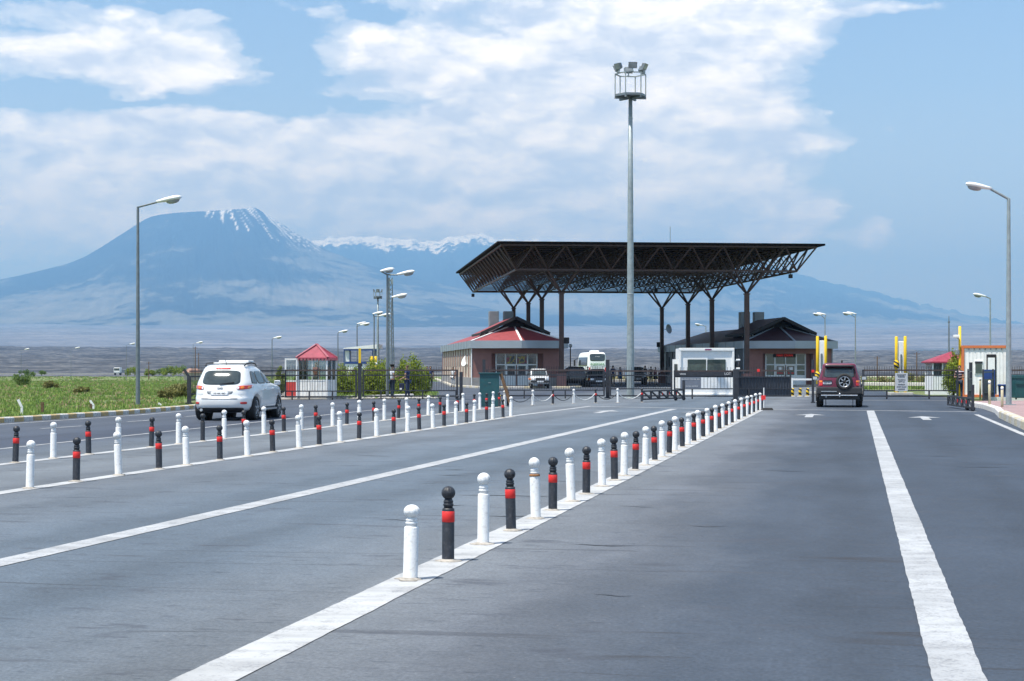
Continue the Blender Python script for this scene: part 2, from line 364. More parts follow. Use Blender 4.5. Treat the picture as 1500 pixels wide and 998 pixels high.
# --- ground material : grass, bare soil and gravel mixed
m,nt,nd,lk,b=new_mat('grassy_soil'); tc=nd.new('ShaderNodeTexCoord'); g=tc.outputs['Object']
n1=nz(nt,g,.09,6,.65); n2=nz(nt,g,.8,5,.65); n3=nz(nt,g,6,4,.6)
f=mth(nt,'MULTIPLY_ADD',n2,.45,mth(nt,'MULTIPLY',n1,.55))
c=ramp(nt,f,[(.36,(.24,.20,.13)),(.44,(.18,.20,.08)),(.54,(.13,.185,.055)),(.66,(.20,.24,.09))]).outputs[0]
c=mix(nt,.6,c,ramp(nt,n3,[(.3,.5),(.7,1.3)]).outputs[0],'MULTIPLY'); lk.new(c,b.inputs['Base Color']); b.inputs['Roughness'].default_value=.95
bp=nd.new('ShaderNodeBump'); bp.inputs['Strength'].default_value=.9; bp.inputs['Distance'].default_value=.25; lk.new(n3,bp.inputs['Height']); lk.new(bp.outputs[0],b.inputs['Normal'])
M['soil']=m
azs=[R(a) for a in np.concatenate([np.linspace(-180,-24,40),np.linspace(-23,23,360),np.linspace(24,180,40)])]
rows=[0.0]+list(np.geomspace(4,640,130))
vs=[]
for r in rows:
    for a in azs:
        X=r*math.sin(a); Z=r*math.cos(a); vs.append((X,Z,near_z(X,Z) if Z>0 else -.05))
tag(sheet('ground',vs,len(rows),len(azs),M['soil']),kind='structure')
# --- lava plain and foothill plain
def plain_material(name,stops,scale,bumpd,mx=None):
    m,nt,nd,lk,b=new_mat(name); tc=nd.new('ShaderNodeTexCoord'); g=tc.outputs['Object']
    n1=nz(nt,g,scale,8,.68); n2=nz(nt,g,scale*9,6,.75); f=mth(nt,'MULTIPLY_ADD',n2,.55,mth(nt,'MULTIPLY',n1,.45))
    c=ramp(nt,f,stops).outputs[0]
    lk.new(c,b.inputs['Base Color']); b.inputs['Roughness'].default_value=1; b.inputs['Specular IOR Level'].default_value=0
    return m
M['lava']=plain_material('dark_lava_rock',[(.38,(.030,.035,.045)),(.50,(.075,.082,.095)),(.62,(.17,.175,.18))],.010,1)
M['steppe']=plain_material('haze_tinted_steppe',[(.36,(.055,.078,.110)),(.47,(.125,.148,.190)),(.60,(.215,.230,.268))],.0016,1)  # steppe colour shifted to blue, painting in part of the distant haze
PL=[(600,-1.9),(700,-1.6),(1000,-.3),(1500,3.2),(2200,10),(3000,20),(3800,33),(4600,48)]
def plain_z(r,a):
    n=fbm(r*math.sin(a)/70,r*math.cos(a)/70,4)
    return interp(r,PL)+n*min(4.5,.3+(r-600)*.0022)+ (1.2*fbm(r*math.sin(a)/900,r*math.cos(a)/900,2,3.3)*min(1,r/4000)*9)
azf=[R(a) for a in np.linspace(-32,32,620)]
rows=list(np.geomspace(600,4700,230)); vs=[]
for r in rows:
    for a in azf: vs.append((r*math.sin(a),r*math.cos(a),plain_z(r,a)))
tag(sheet('lava_plain',vs,len(rows),len(azf),M['lava']),kind='structure')
PS=[(4500,44),(6500,93),(9000,165),(13000,275),(20000,470),(24000,590)]
rows=list(np.geomspace(4500,24000,110)); vs=[]; aw=[R(a) for a in np.linspace(-34,34,420)]
for r in rows:
    for a in aw: vs.append((r*math.sin(a),r*math.cos(a),interp(r,PS)+fbm(r*math.sin(a)/1500,r*math.cos(a)/1500,5)*r*.0012))
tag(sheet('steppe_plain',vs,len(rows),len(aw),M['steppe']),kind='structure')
# --- mountains
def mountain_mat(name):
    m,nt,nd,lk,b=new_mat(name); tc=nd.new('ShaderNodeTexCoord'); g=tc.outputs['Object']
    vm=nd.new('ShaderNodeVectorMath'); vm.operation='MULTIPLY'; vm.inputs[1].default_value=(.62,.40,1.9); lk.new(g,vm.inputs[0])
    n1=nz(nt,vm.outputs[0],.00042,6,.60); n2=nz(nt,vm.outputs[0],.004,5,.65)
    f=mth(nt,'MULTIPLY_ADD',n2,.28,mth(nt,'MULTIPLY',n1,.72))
    zz=nd.new('ShaderNodeSeparateXYZ'); lk.new(g,zz.inputs[0]); f=mth(nt,'SUBTRACT',f,mth(nt,'MULTIPLY',mth(nt,'MAXIMUM',mth(nt,'SUBTRACT',zz.outputs['Z'],1100),0.0),.000045)); c=ramp(nt,f,[(.42,(.020,.026,.028)),(.485,(.034,.040,.036)),(.51,(.115,.125,.115)),(.57,(.175,.178,.16)),(.67,(.28,.27,.24))]).outputs[0]  # dark patches in the slope colour also stand in for cloud shadows
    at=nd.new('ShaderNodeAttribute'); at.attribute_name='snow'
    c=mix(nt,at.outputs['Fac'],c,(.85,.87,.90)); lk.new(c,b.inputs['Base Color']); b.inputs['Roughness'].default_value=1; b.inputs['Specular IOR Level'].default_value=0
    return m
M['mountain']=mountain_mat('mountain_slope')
def mountain(name,sky_pts,Rr,foot_r,foot_z,px0,px1,ncol,nrow,gul,power,snowf,jag=0.0):
    vs=[];sn=[];ts=list(np.linspace(0,1,nrow))+[1.08,1.25]
    for t in ts:
        for c in range(ncol):
            px=px0+(px1-px0)*c/(ncol-1); a=math.atan((px-CX)/F)
            top=(HY-interp(px,sky_pts)+jag*fbm(px/13,0,5,9.1))/F*Rr*math.cos(a)+CH
            if t<=1:
                r=foot_r+(Rr-foot_r)*t
                base=foot_z; k=t**power
                g_=gul(px,t)
                z=base+(top-base)*k+g_*(top-base)*t*(1-t)*3.2
            else: r=Rr*(1+(t-1)); z=top*(1-(t-1)*2.2)
            X=r*math.tan(a); vs.append((X,r,z)); sn.append(snowf(px,t))
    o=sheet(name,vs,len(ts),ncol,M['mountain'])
    at=o.data.attributes.new('snow','FLOAT','POINT'); at.data.foreach_set('value',sn); tag(o,kind='structure'); return o
SK1=[(-700,470),(-300,440),(-100,420),(0,404),(30,398),(60,391),(100,381),(125,371),(150,356),(180,337),(200,324),(214,316),(222,312.5),(238,309.5),(258,307.5),(282,306.5),(305,305.5),(325,305),(340,304),(352,303),(364,302),(373,301.5),(380,305),(390,312),(404,321),(420,331),(440,344),(460,356),(480,366),(505,376),(530,385),(570,396),(620,410),(680,424),(740,437),(820,450),(900,458),(1000,466),(1300,478),(1800,490)]
def gul1(px,t):
    th=(px-310)/(60+240*(1-t)+30)
    return .035*fbm(th*7,t*1.2,4)+.02*fbm(px/18,t*3,3,5)
def snow1(px,t):
    if t<.80 or px<240 or px>470: return 0
    th=(px-330)/(30+150*(1-t))
    s=fbm(th*11+3.1,t*2.2,3,2.2)+.35*fbm(th*37,t*9,3)
    lim=.22+(.955-t)*2.6+(.42 if px<300 else 0)-(.20 if 345<px<440 else 0)
    return .9*min(1,max(0,(s-lim)*4))
rough=lambda p,amp,sc,sd:[(x,y) for x,y in p]
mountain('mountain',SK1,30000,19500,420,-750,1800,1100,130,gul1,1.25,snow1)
SK2=[(300,380),(440,362),(455,354),(470,350),(482,346),(490,349),(500,347),(515,344),(530,346),(545,345),(560,348),(580,349),(600,351),(615,352),(632,353),(650,349),(665,346),(680,347),(692,343),(705,342),(716,346),(730,351),(745,349),(760,353),(790,352),(830,355),(880,358),(940,360),(1000,363),(1060,370),(1110,380),(1150,394),(1180,403),(1200,408),(1230,415),(1260,421),(1300,430),(1340,440),(1380,450),(1420,459),(1460,465),(1500,469),(1600,482),(1800,494),(2300,515)]
SK2=[(x,y) for x,y in SK2]
def gul2(px,t): return .05*fbm(px/55+.6*t,t*2.5,5,1.7)+.03*fbm(px/16,t*5,4,7)
def snow2(px,t):
    if px>1000: return 0
    s=fbm(px/24+t*5,t*12,5,4.4)*.7+.75*fbm(px/8-t*9,t*26,4)+.3*fbm(px/3.5,t*60,2,8)
    lim=(.845-t)*6.5
    return min(1,max(0,(s-lim+.04)*3.4))
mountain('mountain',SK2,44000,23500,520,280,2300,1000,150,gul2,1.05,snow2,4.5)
# --- air: pale haze round the whole scene
mh,nt,nd,lk,b=new_mat('pale_haze'); nd.remove(b); pv=nd.new('ShaderNodeVolumePrincipled'); pv.inputs['Color'].default_value=(.22,.50,1.0,1); pv.inputs['Absorption Color'].default_value=(.22,.22,.22,1); pv.inputs['Density'].default_value=HAZE; pv.inputs['Anisotropy'].default_value=.0
lk.new(pv.outputs[0],nd['Material Output'].inputs['Volume'])
mb=MB(); mb.box((0,22000,1797),(64000,70000,3606)); ho=mb.build('haze',mh); tag(ho,kind='stuff')
# ------------------------------------------------------------------ paving and markings
YAW=math.atan(493/F); RD=Vector((math.sin(YAW),math.cos(YAW))); RN=Vector((math.cos(YAW),-math.sin(YAW)))
def asphalt():
    m,nt,nd,lk,b=new_mat('worn_asphalt'); tc=nd.new('ShaderNodeTexCoord'); g=tc.outputs['Object']
    dt=nd.new('ShaderNodeVectorMath'); dt.operation='DOT_PRODUCT'; dt.inputs[1].default_value=(RN.x,RN.y,0); lk.new(g,dt.inputs[0])
    ds=nd.new('ShaderNodeVectorMath'); ds.operation='DOT_PRODUCT'; ds.inputs[1].default_value=(RD.x,RD.y,0); lk.new(g,ds.inputs[0])
    p=dt.outputs['Value']; s=ds.outputs['Value']
    cb=nd.new('ShaderNodeCombineXYZ'); lk.new(p,cb.inputs[0]); lk.new(s,cb.inputs[1]); pv=cb.outputs[0]
    def sc(x,y):
        v=nd.new('ShaderNodeVectorMath'); v.operation='MULTIPLY'; v.inputs[1].default_value=(x,y,1); lk.new(pv,v.inputs[0]); return v.outputs[0]
    wob=mth(nt,'MULTIPLY_ADD',nz(nt,sc(1,.35),.9,5,.6),1.7,mth(nt,'ADD',p,-.85))
    # worn lane bands, across the road (metres from the road axis): old pale surface on the left, newer dark overlay on the right
    t=mth(nt,'MULTIPLY_ADD',wob,1/30.0,22/30.0)
    def P(v): return (v+22)/30.0
    A=(.090,.116,.146); D=(.036,.050,.073)
    base=ramp(nt,t,[(P(-21),(.058,.070,.092)),(P(-17.2),(.040,.050,.073)),(P(-15.6),(.080,.096,.118)),(P(-12.5),(.128,.145,.162)),(P(-10.6),(.112,.128,.148)),(P(-7.5),A),(P(-5.2),(.084,.108,.136)),(P(-3.2),(.128,.142,.158)),(P(-2.1),(.098,.110,.130)),(P(-.9),(.046,.059,.080)),(P(.6),(.040,.053,.074)),(P(3.5),D),(P(6.5),(.055,.066,.09))]).outputs[0]
    base=mix(nt,1.0,base,ramp(nt,nz(nt,sc(1,.55),.33,6,.62),[(.3,.78),(.5,1.0),(.7,1.22)]).outputs[0],'MULTIPLY')
    fine=nz(nt,sc(1,.8),34,7,.82); base=mix(nt,1.0,base,ramp(nt,fine,[(.3,.58),(.7,1.46)]).outputs[0],'MULTIPLY')
    med=nz(nt,sc(1,1.0),5.5,5,.7); base=mix(nt,.8,base,ramp(nt,med,[(.3,.84),(.7,1.16)]).outputs[0],'MULTIPLY')
    # dark damp-looking tar smears, longer across the lane than along it
    st=ramp(nt,nz(nt,sc(.55,1.3),1.5,5,.72),[(.585,0),(.66,.62)]).outputs[0]
    base=mix(nt,st,base,(.05,.056,.072))
    st2=ramp(nt,nz(nt,sc(.22,2.6),1.2,4,.6),[(.63,0),(.67,.6)]).outputs[0]
    base=mix(nt,st2,base,(.055,.060,.072))
    st3=ramp(nt,nz(nt,sc(.7,2.3),4.2,5,.7),[(.60,0),(.64,.5)]).outputs[0]
    base=mix(nt,st3,base,(.040,.047,.062))
    # tyre tracks along the lanes
    tr=mth(nt,'MULTIPLY',mth(nt,'SINE',mth(nt,'MULTIPLY_ADD',wob,3.4,mth(nt,'MULTIPLY',nz(nt,sc(.3,.05),1,2,.5),3.0))),.5)
    base=mix(nt,.6,base,ramp(nt,tr,[(0,1.07),(.5,.84)]).outputs[0],'MULTIPLY')
    # narrow transverse seams of filled cracks
    sn=nd.new('ShaderNodeVectorMath'); sn.operation='ADD'; lk.new(sc(.0,.105),sn.inputs[0]); 
    k=mth(nt,'ABSOLUTE',mth(nt,'SUBTRACT',nz(nt,sc(.03,.34),1.0,3,.5),.5))
    seam=mth(nt,'MULTIPLY',ramp(nt,k,[(0,1),(.0035,0)]).outputs[0],ramp(nt,nz(nt,sc(.5,.12),1,2,.5),[(.48,0),(.56,.75)]).outputs[0])
    base=mix(nt,seam,base,(.03,.03,.034))
    # pale grit, pebbles and litter specks
    sp=ramp(nt,nz(nt,sc(1,1),26,1,.3),[(.80,0),(.83,1)]).outputs[0]; base=mix(nt,mth(nt,'MULTIPLY',sp,.5),base,(.34,.32,.29))
    lk.new(base,b.inputs['Base Color']); lk.new(ramp(nt,med,[(.3,.68),(.7,.92)]).outputs[0],b.inputs['Roughness']); b.inputs['Specular IOR Level'].default_value=.35
    bp=nd.new('ShaderNodeBump'); bp.inputs['Strength'].default_value=.55; bp.inputs['Distance'].default_value=.008; lk.new(fine,bp.inputs['Height']); lk.new(bp.outputs[0],b.inputs['Normal'])
    return m
M['asphalt']=asphalt()
def road_paint(name,wear,col=(.74,.74,.72)):
    """road paint worn through to the asphalt in patches, darkened by tyres"""
    m,nt,nd,lk,b=new_mat(name); tc=nd.new('ShaderNodeTexCoord'); g=tc.outputs['Object']
    n=nz(nt,g,4.5,7,.75); n2=nz(nt,g,45,4,.7); n3=nz(nt,g,.8,4,.6)
    c=mix(nt,1,col,ramp(nt,n3,[(.3,.70),(.7,1.06)]).outputs[0],'MULTIPLY')
    f=mth(nt,'MULTIPLY_ADD',n2,.45,mth(nt,'MULTIPLY',n,.55)); k=ramp(nt,f,[(wear-.09,1),(wear+.03,0)]).outputs[0]
    c=mix(nt,mth(nt,'MULTIPLY',k,.75),c,(.16,.165,.175)); v=nd.new('ShaderNodeVectorMath'); v.operation='MULTIPLY'; v.inputs[1].default_value=(.5,2.6,1); lk.new(g,v.inputs[0]); sm=ramp(nt,nz(nt,v.outputs[0],1.3,6,.7),[(.50,0),(.68,.55)]).outputs[0]; c=mix(nt,sm,c,(.19,.195,.205)); lk.new(c,b.inputs['Base Color']); b.inputs['Roughness'].default_value=.75
    bp=nd.new('ShaderNodeBump'); bp.inputs['Strength'].default_value=.4; bp.inputs['Distance'].default_value=.005; lk.new(n2,bp.inputs['Height']); lk.new(bp.outputs[0],b.inputs['Normal']); return m
M['line']=road_paint('worn_line_paint',.485,(.43,.445,.46)); M['line_thin']=road_paint('faded_line_paint',.50,(.50,.51,.52)); M['line_row']=road_paint('kerb_row_paint',.46,(.47,.48,.485))
mb=MB(); pts=[(-26,-8),(24,-8),(19.2,20),(18.6,60),(20.5,75),(23,87),(26,130),(30,150),(30,192),(-12,192),(-8,150),(-5.6,120),(-4.2,88),(-8.5,86.5),(-12.6,84),(-12.9,74),(-12.35,66.4),(-13.2,58),(-14.85,49.5),(-16.3,40),(-19.0,22),(-22,0)]
mb.poly([(x,y,0) for x,y in pts]); tag(mb.build('road',M['asphalt']),kind='structure')
def strip(mb,pts,w,z=.005,jag=.008,step=.12):
    """painted strip along a ground polyline with slightly ragged edges"""
    P=[Vector((p[0],p[1])) for p in pts]; out=[]
    for a,b in zip(P,P[1:]):
        n=max(1,int((b-a).length/step)); out+=[a.lerp(b,i/n) for i in range(n)]
    out.append(P[-1]); vs=[];fs=[]
    for i,p in enumerate(out):
        t=(out[min(i+1,len(out)-1)]-out[max(i-1,0)]).normalized(); nn=Vector((t.y,-t.x))
        for s in (-1,1):
            e=jag*(0.6*mnoise.noise(Vector((p.x*1.1,p.y*1.1,s*9)))+.9*mnoise.noise(Vector((p.x*5,p.y*5,s*9))))
            q=p+nn*s*(w/2+e); vs.append((q.x,q.y,z))
    for i in range(len(out)-1): fs.append((2*i,2*i+1,2*i+3,2*i+2))
    mb.add(vs,fs)
def line(name,pts,w,mat,**k):
    mb=MB(); strip(mb,pts,w,**k); return tag(mb.build(name,M[mat]),kind='structure')
def along(px,py,s0,s1):
    p=Vector(gp(px,py)); return [p+RD*s0,p+RD*s1]
def rowline(pa,pb,ext0=0.0,ext1=0.0):
    a=Vector(gp(*pa)); b=Vector(gp(*pb)); d=(b-a).normalized(); return [a-d*ext0,b+d*ext1]
line('road_marking',rowline((1406,998),(1275,602),8),.275,'line',jag=.009)
line('road_marking',rowline((0,825),(987,599.5),9),.28,'line',jag=.008)
line('road_marking',rowline((0,658),(488,607),12,8),.12,'line_thin')
line('road_marking',rowline((0,622),(200,608.5),12)+[Vector(gp(286,601)),Vector(gp(330,598.5))],.13,'line_thin')
line('road_marking',rowline((1500,637),(1430,607.5),10),.16,'line_thin',jag=.010)
line('road_marking',[gp(750,609.8),gp(800,603.6),gp(866,595.3)],.24,'line')
line('road_marking',[gp(866,595.6),gp(990,598.0),gp(1070,599.6)],.30,'line_thin')
line('road_marking',[gp(1122,600.3),gp(1195,600.8),gp(1268,601.6),gp(1430,603.6)],.32,'line_thin')
line('road_marking',[gp(1264,586.6),gp(1300,586.6),gp(1395,587.2)],.3,'line_thin')
line('road_marking',[gp(655,587.4),gp(760,588.2)],.25,'line_thin')
for (pa,pb) in (((60,628.2),(120,624.3)),((186,618.2),(226,615.4)),((272,610.6),(300,608.4))):
    line('road_marking',[gp(*pa),gp(*pb)],.12,'line_thin')
M['tar']=paint('tar_seam',(.022,.024,.028),.6,var=.3,scale=3)
for (xa,ya,xb,yb,w_) in ((607,707.5,652,708.2,.035),(640,696,686,696.8,.05),(653,688,680,688.6,.04),(676,726,812,727.5,.05),(792,704,860,707,.045),(716,756,786,757.5,.05),(560,762,602,762.6,.035),(648,741,680,741,.04),(520,668,575,668.6,.05),(700,650,742,650.5,.05),(836,798,930,800.5,.035),(905,742,960,743,.03),(1010,771,1066,772,.03),(690,664,735,664.6,.04),(1120,690,1180,690.8,.05),(1330,668,1400,668.8,.05),(1360,652,1440,653,.05),(1395,684,1480,685.4,.05),(1180,655,1215,655.4,.05),(870,872,925,873,.025)):
    a_=Vector(gp(xa,ya)); b_=Vector(gp(xb,yb)); mb=MB(); n_=9; vs=[];ph=random.uniform(0,9)
    for i in range(n_):
        t_=i/(n_-1); p_=a_.lerp(b_,t_); p_.y+=.05*math.sin(t_*5+ph)+random.uniform(-.015,.015); ww=w_*(.25+1.0*math.sin(math.pi*t_))*random.uniform(.7,1.2)
        vs+= [(p_.x,p_.y-ww/2,.004),(p_.x,p_.y+ww/2,.004)]
    mb.add(vs,[(2*i,2*i+2,2*i+3,2*i+1) for i in range(n_-1)]); tag(mb.build('road_seam',M['tar']),kind='structure')
def arrow(px,py):
    p=Vector(gp(px,py)); mb=MB()
    def q(u,v): r=p+RN*u+RD*v; return (r.x,r.y,.006)
    mb.poly([q(-.13,-1.8),q(.13,-1.8),q(.13,.6),q(-.13,.6)]); mb.poly([q(-.52,.6),q(.52,.6),q(0,2.2)])
    tag(mb.build('road_marking',M['line']),kind='structure')
for a in ((884,603.6),(1017,605.2),(1186,609.3),(1355,613.0)): arrow(*a)
# ------------------------------------------------------------------ bollards
def bollard(kind,name='bollard'):
    t=thing(name,'bollard','bollard'); body='white_paint' if kind=='w' else 'black_paint'
    r=.0535; h=.455
    mb=MB(); mb.lathe([(r*1.04,0),(r*1.04,.006),(r,.012),(r,h-.012),(r*.93,h),(r*.70,h+.004)],20); mb.build('post',M[body],t)
    mb=MB(); mb.lathe([(r*.72,h),(r*.74,h+.02),(r*.84,h+.025),(r*.86,h+.036),(r*.74,h+.042),(r*.74,h+.048),(r*.80,h+.053),(r*.80,h+.064),(r*.66,h+.072),(r*.6,h+.084)],18); mb.build('collar',M[body],t)
    mb=MB(); R_=.0605; zc=h+.078+R_*.92
    mb.lathe([(max(.002,R_*math.cos(a)),zc+R_*.97*math.sin(a)) for a in np.linspace(-1.35,1.5708,14)],48,mod=lambda a,z:1-.075*(1-abs(math.sin(a*4)))**2); mb.build('knob',M[body],t)
    rr_=random.Random(5); jit=[rr_.uniform(.75,1.35) for _ in range(15)]
    mb=MB(); mb.lathe([(.098,-.004),(.085,.004),(r*1.15,.012),(r*1.0,.018)],14,mod=lambda a,z:jit[int(round(a/(2*math.pi)*14))%14] if z<.01 else 1); mb.build('mortar_base',M['mortar'],t)
    if kind=='b':
        mb=MB(); mb.lathe([(r*1.0,h-.118),(r*1.035,h-.116),(r*1.035,h-.026),(r*1.0,h-.024)],20); mb.build('band',M['red_band'],t)
    return t
BW=bollard('w'); BB=bollard('b'); BN=bollard('n'); used_b=set()
ORD=['','second','third','fourth','fifth','sixth','seventh','eighth','ninth','tenth','eleventh','twelfth','thirteenth','fourteenth','fifteenth','sixteenth','seventeenth','eighteenth','nineteenth','twentieth','twenty-first','twenty-second','twenty-third','twenty-fourth']
def put_bollard(kind,X,Y,label,group,tilt=(0,0),sc=1.0,rz=None):
    src={'w':BW,'b':BB,'n':BN}[kind]
    if kind not in used_b: used_b.add(kind); o=src; o['label']=label; o['group']=group
    else: o=dup(src,(0,0,0),None,label,group)
    o.location=(X,Y,.008); o.rotation_euler=(tilt[0],tilt[1],random.uniform(0,6) if rz is None else rz); o.scale=(sc,sc,sc); return o
def mark_row(spec,line_pts,wstrip,rowname,group,near,endname,short=()):
    a=Vector(gp(*line_pts[0])); b=Vector(gp(*line_pts[-1])); d=(b-a).normalized(); cnt={'w':0,'b':0,'n':0}
    n={'w':0,'b':0,'n':0}
    for k,_ in spec: n[k]+=1
    kn={'w':'white ball-topped bollard','b':'black red-banded bollard','n':'all-black bollard without a band'}
    for i,(k,(px,py)) in enumerate(spec):
        p=Vector(gp(px,py)); p=a+d*(p-a).dot(d)
        c=cnt[k]; cnt[k]+=1
        if k=='n': lab=f'{kn[k]} in {rowname}'
        elif c<n[k]/2: lab=f"{ORD[c]+' ' if c else 'nearest '}{kn[k]} from the near end of {rowname}" if c else f'nearest {kn[k]} of {rowname}'
        else:
            e=n[k]-1-c; lab=f"{ORD[e]+' ' }{kn[k]} from {endname} of {rowname}" if e else f'farthest {kn[k]} of {rowname}'
        sc={'w':1.01,'b':.95,'n':.95}[k]*random.uniform(.975,1.02)
        o=put_bollard(k,p.x,p.y,lab,group,(random.uniform(-.034,.034),random.uniform(-.034,.034)),sc)
        if k=='w' and group.startswith('bollards beside') and c==2:
            mb=MB(); mb.lathe([(.047,.458),(.0565,.449),(.059,.456),(.056,.466),(.047,.470)],18,mod=lambda a,z:1+.03*math.sin(a*5)); mb.build('rusty_ring',M['rust'],o); o['label']='white bollard with a rusty ring under its neck, beside the maroon off-roader\'s lane'
        if k=='w' and group.startswith('bollards beside') and c==0: o.scale=(1.04,1.04,.875)
    return a,b,d
rb=[312,285,260,240,222.4,210.3,197.2,186.4,175.1,166.2,159.5,151.4,144.2,137.4,132.1,127.2,123.3,117.7,113.9,109.4,106.4,102.9,99.9,96.8,94.2,91.2,89.1,86.6,84.5,82.2,80.2,77.6,75.8,73.4,72.0,70.1,68.6,66.8,65.4,63.9,62.4,61.2]
sp=[('w' if i%2==0 else 'b',(1118-2.07*(y+538-600),y+538)) for i,y in enumerate(rb)]
G1='bollards beside the maroon off-roader lane'
a,b,d=mark_row(sp,((601,850),(1115.5,599.3)),.3,"the front bollard row",G1,None,'the gate end')
line('road_marking',[a-d*9,b+d*.8],.33,'line_row',jag=.010)
L1=[('w',43.6,716),('b',108.9,705.8),('w',168,696.5),('b',225.2,687.6),('w',270.2,681.7),('b',315,674.3),('w',358.4,668.3),('b',398.8,662.8),('w',432.7,657),('b',463.7,652.6),('w',491.7,648),('b',521.5,643.9),('w',543.6,640),('b',568.2,636.3),('w',589.3,633.3),('b',610.9,630.7),('w',630.3,627.7),('b',648.3,625.3),('w',664.7,622.7),('b',680.9,620.4),('w',695.7,618.7),('b',711.1,616),('w',723.3,614.7),('b',738,612.4),('w',748.3,610.7)]
a,b,d=mark_row([(k,(x,y)) for k,x,y in L1],((43.6,716),(748.3,610.7)),.2,'the middle bollard row','bollards of the middle row',None,'the gate end')
line('road_marking',[a-d*12,b+d*.5],.26,'line_row',jag=.010)
L2=[('b',22.5,678.4),('w',75.9,672),('b',126.2,666),('w',171.3,661),('b',215,655.4),('w',251.5,650.8),('n',286.2,646.7),('w',318.1,643.1),('b',348.7,639.7),('w',378.2,636.4),('b',404.6,633),('w',428.6,630.1),('b',453.5,627.6),('w',476.2,624.8),('b',497,622.4),('w',516.6,620.3),('b',536.9,617.8),('w',554.9,616.1),('b',572.3,613.7),('w',587.3,612.3),('b',602.9,610.3),('w',617.3,608.7),('b',632,606.7),('w',645.3,605.4),('b',658.4,603.7),('w',670.7,602.8),('b',682.7,600.9),('w',697,600),('b',704.4,598.9),('w',715.1,597.8),('b',725,596.7),('w',734.3,595.9),('b',744,595.3)]
a,b,d=mark_row([(k,(x,y)) for k,x,y in L2],((22.5,678.4),(744,595.3)),.2,'the row nearest the white estate','bollards of the far row',None,'the gate end')
line('road_marking',[a-d*12,b+d*.5],.24,'line_row',jag=.010)
# chained bollards in front of the gate
CHN=[('w',780.5,593.9),('b',809.9,592.5),('w',840.5,591.6),('b',872.5,590.7),('w',904.7,590.2),('b',940.1,589.6)]
labs=['white bollard linked by a dark chain beside the teal box','red-banded bollard below the white off-roader, chained on both sides','white bollard with chains, below the white coach','red-banded bollard with chains, below the dark saloon','white bollard with chains at the foot of the floodlight mast','red-banded bollard where the chain meets the lattice barrier']
prev=Vector(gp(744,595.3)); names=['black','white','black','white','black','white']
for (k,x,y),lb,cn in zip(CHN,labs,names):
    p=Vector(gp(x,y)); put_bollard(k,p.x,p.y,lb,'chained bollards before the gate')
    mb=MB(); pp=[]
    for i in range(15):
        t=i/14; q=prev.lerp(p,t); pp.append((q.x,q.y,.46-.30*(1-(2*t-1)**2)))
    mb.tube(pp,.017,6); nearw={0:'from the teal box to the first chained bollard',1:'below the white off-roader',2:'between the off-roader and the coach',3:'below the coach',4:'below the dark saloon',5:'at the foot of the floodlight mast'}[names.index(cn) if False else CHN.index((k,x,y))]
    tag(mb.build('chain',M['white_paint' if cn=='white' else 'black_paint']),f'{cn} chain sagging between two bollards {nearw}','chain','chains between the bollards')
    prev=p
# slim pole with a rubber foot at the gate end of the front row
X,Y=gp(1119,601); t=thing('marker_pole','slim white and red pole on a black rubber foot ending the front row','pole',(X,Y,.005))
mb=MB(); mb.box((.12,0,.04),(.45,.3,.08),taper=.8); mb.build('foot',M['rubber'],t)
mb=MB(); mb.tube([(0,0,.08),(0,0,.84)],.022,10); mb.build('pole',M['white_paint'],t)
mb=MB(); mb.box((-.02,0,.47),(.16,.06,.16)); mb.build('red_reflector',M['red_sq'],t)
# ------------------------------------------------------------------ kerbs and pavement
def kerb_mat(name,a,b,period,wear=.42):
    m,nt,nd,lk,bs=new_mat(name); at=nd.new('ShaderNodeAttribute'); at.attribute_name='run'; tc=nd.new('ShaderNodeTexCoord'); g=tc.outputs['Object']
    nn=nz(nt,g,9,4,.6)
    fr=mth(nt,'FRACT',mth(nt,'MULTIPLY_ADD',at.outputs['Fac'],1/period,mth(nt,'MULTIPLY',nn,.06))); c=ramp(nt,fr,[(0,a),(.5,b)],'CONSTANT').outputs[0]
    w_=ramp(nt,nz(nt,g,14,6,.75),[(wear,1),(wear+.12,0)]).outputs[0]; c=mix(nt,mth(nt,'MULTIPLY',w_,.75),c,(.26,.24,.22))
    jt=mth(nt,'FRACT',mth(nt,'MULTIPLY',at.outputs['Fac'],2/period)); j=ramp(nt,jt,[(0,1),(.05,0)]).outputs[0]; c=mix(nt,mth(nt,'MULTIPLY',j,.8),c,(.10,.09,.08))
    lk.new(c,bs.inputs['Base Color']); bs.inputs['Roughness'].default_value=.85; return m
def kerb(name,pts,w,h,mat,z0=0.0):
    P=[Vector(p) for p in pts]; out=[]
    for a,b in zip(P,P[1:]):
        n=max(1,int((b-a).length/.45)); out+=[a.lerp(b,i/n) for i in range(n)]
    out.append(P[-1]); vs=[];fs=[];run=[];s=0
    for i,p in enumerate(out):
        if i: s+=(p-out[i-1]).length
        t=(out[min(i+1,len(out)-1)]-out[max(i-1,0)]).normalized(); nn=Vector((-t.y,t.x))
        for (o,z) in ((0,z0-.03),(0.0,z0+h*.82),(.03,z0+h),(w,z0+h),(w,z0-.05)):
            q=p+nn*o; vs.append((q.x,q.y,z)); run.append(s)
    for i in range(len(out)-1):
        for k in range(4): fs.append((5*i+k,5*i+5+k,5*i+6+k,5*i+1+k))
    fs.append((0,1,2,3,4)); e=5*(len(out)-1); fs.append((e+4,e+3,e+2,e+1,e))
    me=bpy.data.meshes.new(name); me.from_pydata(vs,[],fs); at=me.attributes.new('run','FLOAT','POINT'); at.data.foreach_set('value',run); me.materials.append(mat)
    o=bpy.data.objects.new(name,me); COL.objects.link(o); return tag(o,kind='structure')
M['kerb_yw']=kerb_mat('yellow_white_kerb',(.50,.36,.14),(.60,.60,.58),1.2)
